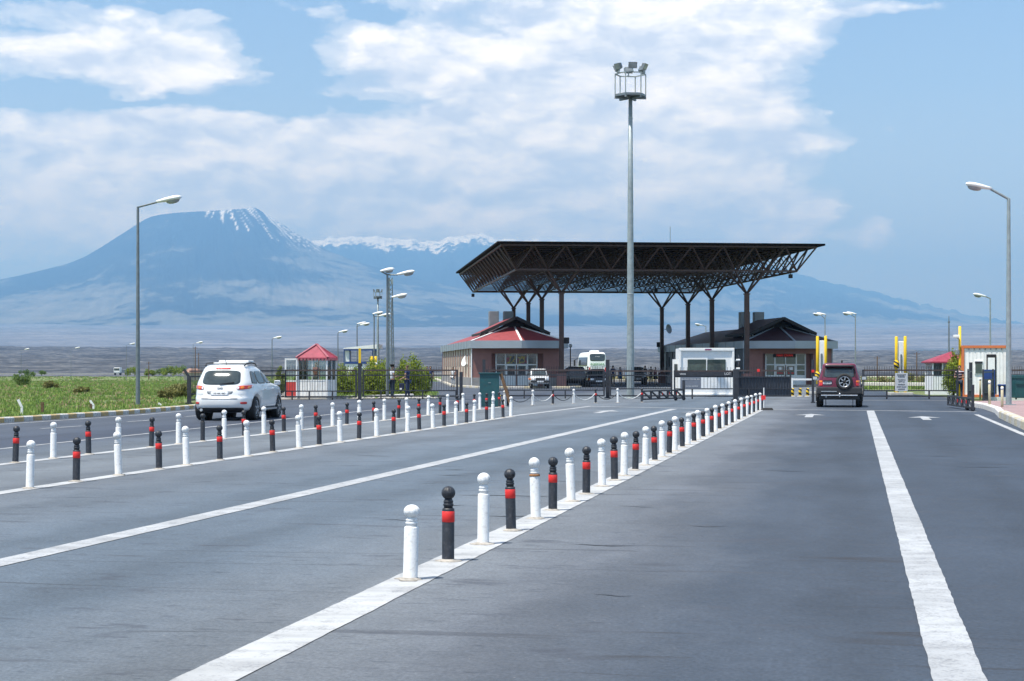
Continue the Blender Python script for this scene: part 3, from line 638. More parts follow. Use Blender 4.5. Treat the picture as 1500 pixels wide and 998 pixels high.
M['kerb_wy2']=kerb_mat('pale_kerb',(.66,.58,.38),(.66,.64,.60),2.4,.46)
M['kerb_w']=kerb_mat('white_kerb',(.72,.71,.68),(.68,.67,.65),.7,.40)
kerb('kerb',[(-24,-10),(-19.05,22),(-16.35,40),(-14.9,49.5),(-13.25,58),(-12.4,66.4),(-12.3,71),(-12.9,75)],.24,.15,M['kerb_yw'])
# raised pink block pavement on the right
m,nt,nd,lk,b=new_mat('pink_block_paving'); tc=nd.new('ShaderNodeTexCoord'); br=nd.new('ShaderNodeTexBrick'); br.inputs['Scale'].default_value=4; br.inputs['Color1'].default_value=(.34,.22,.22,1); br.inputs['Color2'].default_value=(.28,.19,.19,1); br.inputs['Mortar'].default_value=(.2,.17,.16,1); br.inputs['Mortar Size'].default_value=.015
lk.new(tc.outputs['Object'],br.inputs['Vector']); n_=nz(nt,tc.outputs['Object'],1.5,5,.6); lk.new(mix(nt,.6,br.outputs[0],ramp(nt,n_,[(.3,.75),(.7,1.3)]).outputs[0],'MULTIPLY'),b.inputs['Base Color']); b.inputs['Roughness'].default_value=.9; M['pavers']=m
kr=[(18.75,70.0),(17.9,62.0),(16.6,57.0),(15.0,51.0),(13.5,45.5),(11.6,38),(7.6,20)]
kr=[(18.9,70.5),(18.35,66.5),(17.1,60.5),(15.55,54.5),(13.55,45.6),(11.9,38),(8.0,20)]
kerb('kerb',kr[:4],.2,.20,M['kerb_w'])
kerb('kerb',kr[3:],.22,.24,M['kerb_wy2'])
mb=MB(); mb.poly([(x+.2,y,.19) for x,y in kr]+[(40,20,.19),(40,80,.19),(18.9,80,.19)][0:2]+[(19.1,72,.19)]); tag(mb.build('pavement',M['pavers']),kind='structure')
mb=MB(); mb.box((24.6,77.0,.09),(6.0,.25,.36)); tag(mb.build('kerb',M['white_trim']),kind='structure')
for pts in ([gp(637,556.0),gp(660,566.5),gp(700,569.0),gp(835,569.2),gp(852,568.6)],[gp(1100,565.4),gp(1220,567.2),gp(1235,567.0)]):
    kerb('kerb',[Vector(p) for p in pts],.3,.16,M['kerb_wy2'])
kerb('kerb',[(32,156),(60,160)],.3,.16,M['kerb_wy2']); kerb('kerb',[(30,150),(26.2,131),(24.4,131.2),(24.5,133)],.3,.2,M['kerb_wy2'])
kerb('kerb',[(38,150),(22,158.5)][::-1],.35,.25,M['kerb_w'])
kerb('kerb',[(-2,189),(24,190)],.4,.25,M['kerb_wy2'])
kerb('kerb',[gp(500,583.8),gp(560,582.6),gp(606,580.8)],.3,.14,M['kerb_w'])
mb=MB(); mb.poly([(-4.2,89,.012),(-5.2,112,.012),(-16,112,.012),(-16,86.9,.012),(-12.6,84.2,.012),(-8.5,86.7,.012)]); tag(mb.build('path',paint('gravel_path',(.27,.25,.22),.95,var=.3,scale=3,bump=.6)),kind='structure')
# far highway on its bank
mb=MB()
vs2=[(-260,500,-.80),(-150,507,-.80),(-85,513,-.82),(-20,519,-.85),(-260,516,-.78),(-150,523,-.78),(-85,529,-.80),(-20,535,-.82)]
mb.add(vs2,[(0,1,5,4),(1,2,6,5),(2,3,7,6)]); tag(mb.build('highway',paint('far_asphalt',(.10,.11,.13),.9)),kind='structure')
t=thing('crash_barrier','long pale concrete barrier along the distant highway','barrier',(-140,511,-.80)); 
mbA=MB(); [mbA.bar((x0+140,y0-511,.35),(x1+140,y1-511,.35),.25,.45) for (x0,y0),(x1,y1) in zip([(-260,516.5),(-150,523.5),(-85,529.5),(-20,535.5)],[(-150,523.5),(-85,529.5),(-20,535.5)])]; mbA.build('barrier_rail',M['concrete'],t)
# ------------------------------------------------------------------ canopy (space frame on branching columns)
CA=math.atan2(.1073,.9942); CO=Vector((4.0,138.0)); U=Vector((.9942,.1073)); V=Vector((-.1073,.9942)); MO=2.55
cz=thing('canopy','large dark brown space-frame roof on branching steel columns spanning the crossing lanes','canopy',(CO.x,CO.y,0),CA)
ZT,ZB=11.30,9.42
mb=MB(); hw=MO
x0,x1,y0,y1=-2.12*MO,8.22*MO,-1.12*MO,16.1*MO
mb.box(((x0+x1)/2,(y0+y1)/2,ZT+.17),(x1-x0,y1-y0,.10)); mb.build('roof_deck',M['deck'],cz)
mb=MB()
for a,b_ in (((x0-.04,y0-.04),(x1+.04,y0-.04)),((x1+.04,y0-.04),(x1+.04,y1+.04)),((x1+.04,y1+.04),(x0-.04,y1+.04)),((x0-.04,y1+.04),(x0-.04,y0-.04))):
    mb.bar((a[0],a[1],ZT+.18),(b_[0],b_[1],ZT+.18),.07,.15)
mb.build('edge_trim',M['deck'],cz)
mb=MB()   # purlins under the sheets
k=x0+.3
while k<x1-.2: mb.bar((k,y0+.15,ZT+.085),(k,y1-.15,ZT+.085),.05,.06); k+=.425
mb.build('purlins',M['deck'],cz)
mb=MB(); T=[[(i*MO,j*MO,ZT) for j in range(-1,17)] for i in range(-2,9)]; B=[[((i+.5)*MO,(j+.5)*MO,ZB) for j in range(-1,16)] for i in range(-2,8)]
for g_,w_ in ((T,.085),(B,.085)):
    for k_,row in enumerate(g_): mb.bar(row[0],row[-1],w_*(1.6 if k_ in (0,len(g_)-1) else .85))
    for j in range(len(g_[0])): mb.bar(g_[0][j],g_[-1][j],w_*(1.7 if j in (0,len(g_[0])-1) else .85))
for i in range(10):
    for j in range(17):
        for di in (0,1):
            for dj in (0,1): mb.bar(B[i][j],T[i+di][j+dj],.10 if (j==0 and dj==0) or (i==0 and di==0) or (i==9 and di==1) else .052)
mb.build('space_frame',M['truss'],cz)
tip={0:7.62,5:7.62,9:7.62,14:7.62}
for side in (0,6):
    for j in (0,5,9,14):
        x,y=side*MO,j*MO; mb=MB(); mb.box((x,y,3.8),(.36,.36,7.6)); mb.box((x,y,7.6),(.46,.46,.10)); c=mb.build('column',M['truss'],cz)
        mb=MB(); mb.box((x,y,.55),(.72,.72,1.1)); mb.build('column_base',M['stucco'],c)
        for di in (-.5,.5):
            for dj in (-.5,.5):
                mb=MB(); mb.bar((x,y,7.6),(x+di*MO,y+dj*MO,ZB),.13); mb.build('strut',M['truss'],c)
mb=MB(); mb.tube([(3.3*MO,-MO,ZT+.2),(3.3*MO,-MO,ZT+1.55)],.02,6); mb.build('lightning_rod',M['galv_dark'],cz)
for (u,v,d) in ((1.0,1.5,.75),(-1.5,15.5,.2),(7.3,-.5,.25),(3.3,-.45,.7),(4.5,7.5,.5)):
    mb=MB(); x,y=u*MO,v*MO; mb.tube([(x,y,ZB),(x,y,ZB-d)],.02,6); mb.bevbox((x,y,ZB-d-.16),(.3,.3,.32),.04); mb.build('lamp',M['dark'],cz)
# ------------------------------------------------------------------ customs halls
def hall(name,label,cx,cy,vis_left=True):
    o=thing(name,label,'building',(cx,cy,0),CA); W=7.5; LN=36.0; h=W/2
    door0,door1=-1.75,1.75; rx0,rx1=-2.15,2.15; rec=.55; dh=2.75
    mb=MB()   # stucco shell, front wall opened for the recessed entrance
    for a,b_ in ((-h,rx0),(rx1,h)): mb.box(((a+b_)/2,.15,1.98),(b_-a,.3,2.44))
    mb.box((0,.15,2.97),(rx1-rx0,.3,.46)); 
    mb.box((rx0-.15,.15+rec/2+.15,1.75),(.3,rec,2.0)); mb.box((rx1+.15,.15+rec/2+.15,1.75),(.3,rec,2.0))
    mb.box((0,.3+rec/2,2.78),(rx1-rx0,rec-.0,.08))
    mb.box((0,rec+.45,1.6),(W-.1,.3,3.2)); mb.box((h-.15,LN/2+.3,1.6),(.3,LN-.6,3.2)); mb.box((0,LN-.15,1.6),(W,.3,3.2)); 
    mb.build('wall',M['stucco'],o)
    mb=MB(); mb.box((-h+.15,LN/2+.3,1.98),(.3,LN-.6,2.44)); mb.build('side_wall',M['stucco_cream'] if vis_left else M['corr_dark'],o)  # shaded hall: dark wall and pilaster colours stand in for its shade
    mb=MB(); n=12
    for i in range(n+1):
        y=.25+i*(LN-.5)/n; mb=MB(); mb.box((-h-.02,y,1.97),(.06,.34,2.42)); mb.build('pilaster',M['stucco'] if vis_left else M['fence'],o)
    mb=MB()
    for a,b_ in ((-h,rx0),(rx1,h)): mb.box(((a+b_)/2,.10,.38),(b_-a+.0,.46,.76))
    mb.box((-h+.10,LN/2+.4,.38),(.46,LN-.4,.76)); mb.box((h-.05,LN/2+.4,.38),(.4,LN-.4,.76)); mb.build('plinth',M['plinth'],o)
    for i in range(n):
        y=.25+(i+.5)*(LN-.5)/n; mb=MB(); mb.box((-h-.0,y+.1,2.15),(.03,.55,1.0)); mb.build('window',M['win'],o)
    # entrance: frame, panes, two leaf doors
    mb=MB(); yy=rec+.22
    for x in (door0+.05,-.92,.92,door1-.05): mb.box((x,yy,1.42),(.11,.12,2.7))
    for z in (2.74,1.83): mb.box((0,yy,z),(door1-door0-.1,.10,.10))
    mb.box((0,yy,2.29),(.09,.10,.83)); 
    for s in (-1,1): mb.box((s*1.33,yy,.52),(.72,.10,.86)); mb.box((s*1.33,yy,1.35),(.72,.09,.07))
    d=mb.build('door_frame',M['white_frame'],o)
    for s in (-1,1):
        mb=MB(); x=s*.455
        mb.box((x,yy,.52),(.80,.09,.86)); mb.box((x-.36,yy,1.37),(.09,.09,.84)); mb.box((x+.36,yy,1.37),(.09,.09,.84)); mb.box((x,yy,1.755),(.64,.09,.06)); dr=mb.build('door',M['white_frame'],o)
        mb=MB(); mb.box((x,yy-.01,1.335),(.62,.03,.78)); mb.build('door_pane',M['win'],dr)
        mb=MB(); mb.box((x-s*.36,yy-.08,1.05),(.03,.05,.28)); mb.build('door_handle',M['chrome'],dr)
    for (x,z,wd,hh) in ((-1.33,2.29,.72,.8),(1.33,2.29,.72,.8),(-.48,2.29,.82,.8),(.48,2.29,.82,.8),(-1.33,1.6,.7,.44),(1.33,1.6,.7,.44),(-1.33,1.12,.7,.36),(1.33,1.12,.7,.36)):
        mb=MB(); mb.box((x,yy+.0,z),(wd,.03,hh)); mb.build('window_pane',M['win'] if vis_left else M['win_green'],o)
    # fascia ring with pointed prow at the front
    e=.42; ez0,ez1=3.17,3.80; ring=[(-h-e+.2,-.45),(0.15,-1.75),(h+e,-.45),(h+e,LN+.4),(-h-e+.2,LN+.4)]
    mb=MB()
    ins=[(-h-e+.32,-.36),(0.15,-1.62),(h+e-.12,-.36),(h+e-.12,LN+.28),(-h-e+.32,LN+.28)]
    nR=5
    for i in range(nR):
        j=(i+1)%nR; a,b_,c_,d_=ring[i],ring[j],ins[j],ins[i]
        mb.add([(a[0],a[1],ez0),(b_[0],b_[1],ez0),(b_[0],b_[1],ez1),(a[0],a[1],ez1),(d_[0],d_[1],ez0),(c_[0],c_[1],ez0),(c_[0],c_[1],ez1),(d_[0],d_[1],ez1)],[(0,1,2,3),(5,4,7,6),(3,2,6,7),(1,0,4,5)])
    mb.build('fascia',M['fascia'],o)
    mb=MB(); mb.add([(x,y,ez0+.02) for x,y in ins],[tuple(range(nR-1,-1,-1))]); mb.build('soffit',M['stucco'],o)
    mb=MB()
    for i in range(nR):
        a=Vector(ring[i]);b_=Vector(ring[(i+1)%nR]); k=max(1,int((b_-a).length/3.0))
        for q in range(1,k): p=a.lerp(b_,q/k); mb.bar((p.x,p.y,ez0+.0),(p.x,p.y,ez1+.0),.035)
    mb.build('panel_joints',M['galv_dark'],o)
    # tiled hip roof
    rz0,rz1=ez1-.06,5.18; f1=(0.05,3.4,rz1); f2=(0.05,LN-4.5,rz1); c=[(x,y,rz0) for x,y in ins]
    mb=MB(); mb.add(c+[f1,f2],[(0,1,5),(1,2,5),(2,3,6,5),(3,4,6),(4,0,5,6)]); mb.build('roof',M['tiles'] if vis_left else M['tiles_shaded'],o)
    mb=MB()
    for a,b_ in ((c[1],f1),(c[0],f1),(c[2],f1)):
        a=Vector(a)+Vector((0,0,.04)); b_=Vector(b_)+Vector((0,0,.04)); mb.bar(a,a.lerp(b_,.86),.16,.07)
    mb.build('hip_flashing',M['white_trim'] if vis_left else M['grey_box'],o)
    # raised ridge roof (monitor) over a gap filled with matte-black panels
    mz,me_=5.85,4.50; mw=2.85; ya,yb=1.5,10.5; mb=MB()
    for s in (-1,1):
        A_=[(0.05,ya,mz),(s*mw,ya,me_),(s*mw,yb,me_),(0.05,yb,mz)]
        if s<0: A_=A_[::-1]
        mb.slab([p for p in A_][::-1] if False else A_[::-1],.10)
    mr=mb.build('ridge_roof',M['tiles'] if vis_left else M['tiles_shaded'],o)
    mb=MB()
    for s in (-1,1): mb.bar((0.05,ya-.03,mz-.09),(s*(mw+.04),ya-.03,me_-.09),.10,.26); mb.bar((s*(mw+.03),ya,me_-.1),(s*(mw+.03),yb,me_-.1),.07,.2)
    mb.build('verge_board',M['dark'],mr)
    mb=MB(); mb.add([(-mw+.5,ya+1.3,4.35),(mw-.5,ya+1.3,4.35),(.05,ya+1.3,mz-.2)],[(0,1,2)])
    mb.box((-mw+.7,(ya+yb)/2+.7,4.45),(.1,yb-ya-1.6,.7)); mb.box((mw-.7,(ya+yb)/2+.7,4.45),(.1,yb-ya-1.6,.7)); mb.build('ridge_gap_fill',M['dark'],mr)
    for i in range(5):
        for s in (-1,1):
            mb=MB(); y=ya+.5+i*.9; mb.bar((s*(mw-.35),y,3.95),(s*(mw-.35),y,me_+.05),.08); mb.build('roof_bracket',M['white_trim'],mr)
    for x in (-.85,.45):
        mb=MB(); mb.bevbox((x,11.6,5.55),(.86,.9,2.1),.03); mb.build('chimney',M['grey_box'],o)
    mb=MB(); mb.tube([(-h-.05,-.02,3.15),(-h-.05,-.02,.1)],.05,8); mb.build('downpipe',M['white_trim' if vis_left else 'grey_box'],o)
    mb=MB(); mb.tube([(h+.05,-.02,3.15),(h+.05,-.02,.1)],.05,8); mb.build('downpipe',M['grey_box'],o)
    return o,yy
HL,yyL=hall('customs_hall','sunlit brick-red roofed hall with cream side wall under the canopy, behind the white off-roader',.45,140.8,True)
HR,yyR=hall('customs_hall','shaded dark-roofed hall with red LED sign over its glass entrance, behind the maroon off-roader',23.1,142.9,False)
# red digital sign and door notices
mb=MB(); mb.box((-.1,yyR-.10,2.60),(1.9,.08,.30)); sg=mb.build('led_sign',M['dark'],HR)
m,nt,nd,lk,b=new_mat('red_led_glow'); b.inputs['Base Color'].default_value=(.3,.01,.01,1); b.inputs['Emission Color'].default_value=(1,.05,.03,1); b.inputs['Emission Strength'].default_value=.22; M['led']=m
text_mesh('lettering','NAX CIVAN',.26,M['led'],sg,(-.1,yyR-.147,2.60),(R(90),0,0))
for x in (-.46,.46):
    mb=MB(); mb.box((x,yyR-.03,1.5),(.34,.012,.24)); mb.build('notice',M['white_trim'],HR)
    mb=MB(); mb.box((x,yyR-.03,1.12),(.5,.012,.10)); mb.build('notice',M['red_ink'],HR)
m,nt,nd,lk,b=new_mat('coloured_window_film'); tc=nd.new('ShaderNodeTexCoord'); n_=nz(nt,tc.outputs['Object'],1.8,2,.4); lk.new(ramp(nt,n_,[(.40,(.03,.05,.06)),(.47,(.30,.03,.05)),(.52,(.03,.06,.12)),(.57,(.42,.33,.03)),(.62,(.03,.05,.07))]).outputs[0],b.inputs['Base Color']); b.inputs['Roughness'].default_value=.12
for x in (-.48,.48):
    mb=MB(); mb.box((x,yyL-.025,2.22),(.76,.012,.62)); mb.build('window_poster',m,HL)
# small attachments
mb=MB(); mb.lathe([(.02,0),(.35,.08),(.5,.2),(.48,.2),(.33,.09),(.02,.03)],20)
t=thing('satellite_dish','small white satellite dish on the cream side wall of the sunlit hall','dish',(-3.9,146.5,2.1)); 
o=mb.build('dish_bowl',M['white_trim'],t); o.rotation_euler=(R(70),0,R(-60)); mb=MB(); mb.bar((0,0,0),(.3,.05,.1),.05); mb.build('dish_arm',M['galv'],t)
t=thing('satellite_dish','grey dish on a rear column above the shaded hall roof','dish',(CO.x+15.55*U.x+14*MO*V.x+.3,CO.y+15.5*U.y+14*MO*V.y-.2,5.5))
mb=MB(); mb.lathe([(.02,0),(.35,.08),(.5,.2),(.48,.2),(.33,.09),(.02,.03)],20); o=mb.build('dish_bowl',M['galv_dark'],t); o.rotation_euler=(R(80),0,R(50)); mb=MB(); mb.bar((-.3,0,0),(0,0,0),.06); mb.build('dish_arm',M['galv_dark'],t)
for (px,py,Z,lb) in ((830,499,138.2,'dark loudspeaker box fixed to the front column of the sunlit hall'),(965,505,176,'dark loudspeaker box at the far eave corner of the shaded hall')):
    X=wx(px,Z); z=wz(py,Z); t=thing('loudspeaker',lb,'loudspeaker',(X,Z,z)); mb=MB(); mb.bevbox((0,0,0),(.42,.4,.5),.03); mb.build('speaker_case',M['dark'],t); mb=MB(); mb.bar((-.4 if px<900 else .4,.1,0),(0,.1,0),.06); mb.build('bracket',M['dark'],t)
t=thing('lamp_post','thin dark lamp post with white globe between the sunlit hall and the coach','street lamp',(wx(835.5,170),170,0)); mb=MB(); mb.tube([(0,0,0),(0,0,3.6)],.06,8); mb.build('pole',M['rail'],t); mb=MB(); mb.lathe([(.02,3.55),(.16,3.62),(.2,3.75),(.14,3.9),(.02,3.95)],12); mb.build('globe',M['lamp_white'],t)
# ------------------------------------------------------------------ vehicles : bodies as stacked rounded slices
class Body:
    """levels: (z, rear y, front y, half width). Plan outline of each level is a superellipse."""
    def __init__(s,levels,n=5.0,nl=46,seg=72):
        s.lv=levels; s.n=n; s.nl=nl; s.seg=seg
    def at(s,z):
        L=s.lv
        if z<=L[0][0]: return L[0][1:]
        for i in range(len(L)-1):
            a,b=L[i],L[i+1]
            if z<=b[0]:
                t=(z-a[0])/(b[0]-a[0]); p=L[max(i-1,0)]; q=L[min(i+2,len(L)-1)]; out=[]
                for k in (1,2,3):
                    h=b[0]-a[0]
                    def sl(u,v): return (v[k]-u[k])/max(1e-6,v[0]-u[0])
                    d=sl(a,b); m0=d if i==0 else .5*(sl(p,a)+d); m1=d if i+2>=len(L) else .5*(sl(b,q)+d)
                    if (m0>0)!=(d>0): m0=0
                    if (m1>0)!=(d>0): m1=0
                    if abs(m0)>3*abs(d): m0=3*d
                    if abs(m1)>3*abs(d): m1=3*d
                    t2,t3=t*t,t*t*t
                    out.append(a[k]*(2*t3-3*t2+1)+b[k]*(-2*t3+3*t2)+h*m0*(t3-2*t2+t)+h*m1*(t3-t2))
                return tuple(out)
        return L[-1][1:]
    def pt(s,z,th):
        yr,yf,w=s.at(z); c,si=math.cos(th),math.sin(th); e=2/s.n
        return Vector((w*math.copysign(abs(c)**e,c),(yr+yf)/2+(yf-yr)/2*math.copysign(abs(si)**e,si),z))
    def mesh(s):
        mb=MB(); z0,z1=s.lv[0][0],s.lv[-1][0]; zs=sorted(set([z0+(z1-z0)*i/(s.nl-1) for i in range(s.nl)]+[l[0] for l in s.lv])); vs=[];fs=[]
        for z in zs:
            for k in range(s.seg): vs.append(s.pt(z,2*math.pi*k/s.seg))
        n=s.seg
        for i in range(len(zs)-1):
            for k in range(n): k2=(k+1)%n; fs.append((i*n+k,i*n+k2,(i+1)*n+k2,(i+1)*n+k))
        fs.append(tuple(range(n-1,-1,-1))); o=(len(zs)-1)*n; fs.append(tuple(o+k for k in range(n)))
        mb.add(vs,fs,True); return mb
    def rear(s,x,z):
        yr,yf,w=s.at(z); q=max(0.0,1-min(1,abs(x)/w)**s.n); return Vector((x,(yr+yf)/2-(yf-yr)/2*q**(1/s.n),z))
    def front(s,x,z):
        yr,yf,w=s.at(z); q=max(0.0,1-min(1,abs(x)/w)**s.n); return Vector((x,(yr+yf)/2+(yf-yr)/2*q**(1/s.n),z))
    def side(s,y,z,sg=1):
        yr,yf,w=s.at(z); t=min(1,abs(y-(yr+yf)/2)/((yf-yr)/2)); return Vector((sg*w*max(0,1-t**s.n)**(1/s.n),y,z))
    def arc(s,a,z,sg=1):
        """point a metres round from the rear centre, along the plan outline towards side sg"""
        acc=0; p=s.pt(z,-math.pi/2); N_=400
        for i in range(1,N_+1):
            q=s.pt(z,-math.pi/2+sg*math.pi*.5*i/N_)
            d=(q-p).length
            if acc+d>=a: return p.lerp(q,(a-acc)/d)
            acc+=d; p=q
        return p
def patch(fn,corners,off=.006,k=5.0,rings=5,seg=40,flip=False,mb=None):
    """rounded four-cornered panel laid on a body surface: fn(a,b)->point; corners (a,b) in order round the outline"""
    mb=mb or MB(); c=corners; vs=[];fs=[]
    def P(u,v):
        u=(u+1)/2; v=(v+1)/2
        a=(1-u)*(1-v)*c[0][0]+u*(1-v)*c[1][0]+u*v*c[2][0]+(1-u)*v*c[3][0]; b=(1-u)*(1-v)*c[0][1]+u*(1-v)*c[1][1]+u*v*c[2][1]+(1-u)*v*c[3][1]
        p=fn(a,b); e=.01; pa=fn(a+e,b)-fn(a-e,b); pb=fn(a,b+e)-fn(a,b-e); n=pa.cross(pb)
        n=n.normalized() if n.length>1e-12 else Vector((0,-1,0))
        return p,(-n if flip else n)
    p,n=P(0,0); vs.append(p+n*off)
    for r in range(1,rings+2):
        rr=min(r,rings)/rings; o=off if r<=rings else -.012
        for i in range(seg):
            t=2*math.pi*i/seg; ct,st=math.cos(t),math.sin(t)
            p,n=P(rr*math.copysign(abs(ct)**(2/k),ct),rr*math.copysign(abs(st)**(2/k),st)); vs.append(p+n*o)
    for i in range(seg): fs.append((0,1+i,1+(i+1)%seg))
    for r in range(rings):
        for i in range(seg): j=(i+1)%seg; fs.append((1+r*seg+i,1+(r+1)*seg+i,1+(r+1)*seg+j,1+r*seg+j))
    if flip: fs=[f[::-1] for f in fs]
    mb.add(vs,fs,True); return mb
def cut_wheels(o,spots,r,depth):
    """cut the wheel arches out of the body"""
    mods=[];cut=[]
    for (x,y,z) in spots:
        mb=MB(); mb.disc_x((x,y,z),r,depth,28,1,[(.001,-depth/2),(r,-depth/2),(r,depth/2),(.001,depth/2)]); c=mb.build('arch_cutter',None); cut.append(c)
        bm=bmesh.new(); bm.from_mesh(c.data); bmesh.ops.remove_doubles(bm,verts=bm.verts,dist=.003); bmesh.ops.recalc_face_normals(bm,faces=bm.faces); bm.to_mesh(c.data); bm.free()
        md=o.modifiers.new('arch','BOOLEAN'); md.object=c; md.operation='DIFFERENCE'; md.solver='EXACT'
    par=o.parent; o.parent=None
    bpy.context.view_layer.update(); dg=bpy.context.evaluated_depsgraph_get(); me=bpy.data.meshes.new_from_object(o.evaluated_get(dg))
    o.modifiers.clear(); o.data=me; o.parent=par
    for c in cut: bpy.data.objects.remove(c)
def wheel(par,x,y,r,w,sg,rimmat='alloy',spokes=5):
    mb=MB(); mb.disc_x((x,y,r),r,w,32,sg,[(r*.60,-w/2),(r*.92,-w/2),(r,-w*.36),(r,w*.36),(r*.92,w/2),(r*.68,w/2),(r*.64,w*.36)]); t=mb.build('wheel',M['rubber'],par)
    mb=MB(); mb.disc_x((x,y,r),r*.66,w*.7,28,sg,[(.001,-w*.2),(r*.655,-w*.2),(r*.665,w*.42),(r*.60,w*.44),(r*.57,w*.22),(.001,w*.20)]); mb.build('rim_barrel',M['dark'],t)
    mb=MB()
    for i in range(spokes):
        a=2*math.pi*(i+.25)/spokes; c,s_=math.cos(a),math.sin(a); mb.bar((x+sg*w*.40,y+c*r*.1,r+s_*r*.1),(x+sg*w*.38,y+c*r*.60,r+s_*r*.60),r*.22,.05)
    mb.disc_x((x,y,r),r*.2,.06,16,sg,[(.001,w*.34),(r*.2,w*.34),(r*.17,w*.46),(.001,w*.48)])
    mb.disc_x((x,y,r),r*.66,.03,28,sg,[(r*.60,w*.36),(r*.60,w*.45),(r*.665,w*.45),(r*.665,w*.30)])
    mb.build('rim',M[rimmat],t); return t
CARW=paint('white_car_paint',(.74,.75,.75),.22,var=.03,coat=1.0,scale=2,dirt=((.5,.49,.46),.15))
CARR=paint('maroon_car_paint',(.115,.005,.026),.36,var=.08,coat=.35,scale=2)
CARD=paint('dark_saloon_paint',(.028,.032,.042),.25,var=.1,coat=.8)
PLAST=paint('charcoal_plastic',(.022,.023,.026),.55,var=.2)
M['plate']=paint('number_plate_white',(.66,.68,.70),.4,var=.05)
# ---- white estate off-roader (rear and right flank in view)
X0,Y0=wx(333.5,52.3),52.3
sv=thing('parked_car','white estate off-roader with roof rails and red tail lamps, driving past the bollards','car',(X0,Y0,0),-R(6.5))
lv=[(.24,-.62,3.45,.78),(.32,-.84,3.60,.885),(.42,-.93,3.67,.930),(.58,-.955,3.69,.945),(.68,-.945,3.68,.947),(.73,-.905,3.66,.947),(.86,-.865,3.58,.945),(1.0,-.815,3.36,.932),(1.07,-.785,2.85,.915),(1.13,-.755,2.35,.893),(1.30,-.655,1.98,.825),(1.46,-.535,1.62,.760),(1.58,-.425,1.28,.705),(1.645,-.33,1.0,.650),(1.685,-.17,.72,.57),(1.70,.0,.5,.42)]
bd=Body(lv,4.6); body=bd.mesh().build('body',CARW,sv); cut_wheels(body,[(.90,0,.37),(-.90,0,.37),(.90,2.7,.37),(-.90,2.7,.37)],.44,.62)
for s_ in (1,-1):
    for y in (0,2.7): wheel(sv,s_*.80,y,.365,.245,s_)
    for y in (0,2.7): mb=MB(); mb.disc_x((s_*.60,y,.38),.46,.3,24,s_,[(.001,-.02),(.46,-.02),(.46,.0),(.001,.0)]); mb.build('wheel_well',M['dark'],sv)
patch(bd.rear,[(-.60,1.085),(.60,1.085),(.545,1.52),(-.545,1.52)],.006,5,8).build('rear_window',M['car_glass'],sv)
mb=MB(); mb.bar(bd.rear(-.02,1.10)+Vector((0,-.03,0)),bd.rear(.42,1.16)+Vector((0,-.03,0)),.025); mb.build('rear_wiper',M['dark'],sv)
mb=patch(bd.rear,[(-.24,1.555),(.24,1.555),(.20,1.585),(-.20,1.585)],.03,6); mb.build('brake_lamp',M['red_lens'],sv)
for s_ in (1,-1):
    fn=lambda a,z,s_=s_: bd.arc(a,z,s_)
    t=patch(fn,[(.50,.925),(1.16,.985),(1.19,1.075),(.52,1.055)],.014,3.4,flip=(s_<0)).build('tail_lamp',M['red_lens'],sv)
    for a in (.68,.93): patch(fn,[(a-.065,.955),(a+.065,.965),(a+.065,1.045),(a-.065,1.04)],.018,2.2,3,20,flip=(s_<0)).build('bulb',M['orange_lens'],t)
    patch(fn,[(.515,.945),(.575,.95),(.59,1.02),(.525,1.03)],.018,3,3,20,flip=(s_<0)).build('reversing_lens',M['clear_lens'],t)
    patch(fn,[(1.06,.985),(1.15,.99),(1.165,1.06),(1.07,1.06)],.018,3,3,20,flip=(s_<0)).build('side_lens',M['clear_lens'],t)
    patch(fn,[(.66,.505),(.90,.505),(.90,.575),(.64,.565)],.010,4,flip=(s_<0)).build('reflector',M['red_lens'],sv)
mb=MB(); patch(bd.rear,[(-.36,.80),(.36,.80),(.42,.90),(-.42,.90)],.004,6,mb=mb); mb.build('plate_recess',paint('plate_recess_grey',(.22,.24,.26),.4),sv)
pl=patch(bd.rear,[(-.27,.765),(.27,.765),(.27,.875),(-.27,.875)],.020,9).build('number_plate',M['plate'],sv)
text_mesh('lettering','10 HK 482',.085,M['black_ink'],pl,tuple(bd.rear(0,.82)+Vector((0,-.024,0))),(R(86),0,0),.002)
mb=patch(bd.rear,[(-.56,.655),(.56,.655),(.56,.68),(-.56,.68)],.006,8); mb.build('bumper_groove',paint('groove_grey',(.12,.12,.13),.6),sv)
mb=MB(); patch(bd.rear,[(-.66,.26),(.66,.26),(.72,.40),(-.72,.40)],.010,7,mb=mb); mb.build('lower_bumper',PLAST,sv)
mb=MB(); mb.tube([(-.55,-.95,.33),(-.55,-.6,.33)],.045,12); mb.build('exhaust_pipe',M['chrome'],sv)
# emblem : slanted H in an oval ring, badge lettering
em=MB(); c=bd.rear(0,.985)+Vector((0,-.016,0)); pts=[(c.x+.085*math.cos(a),c.y,c.z+.045*math.sin(a)) for a in np.linspace(0,2*math.pi,25)]; em.tube(pts,.006,6,False)
em.bar((c.x-.045,c.y,c.z-.03),(c.x-.025,c.y,c.z+.03),.012); em.bar((c.x+.025,c.y,c.z-.03),(c.x+.045,c.y,c.z+.03),.012); em.bar((c.x-.03,c.y,c.z-.006),(c.x+.03,c.y,c.z+.008),.01); em.build('emblem',M['alloy'],sv)
text_mesh('lettering','SANTA FE',.06,M['alloy'],sv,tuple(bd.rear(-.56,.80)+Vector((0,-.008,0))),(R(85),0,R(-4)),.003); text_mesh('lettering','CRDi 4WD',.06,M['alloy'],sv,tuple(bd.rear(.60,.79)+Vector((0,-.008,0))),(R(85),0,R(5)),.003)
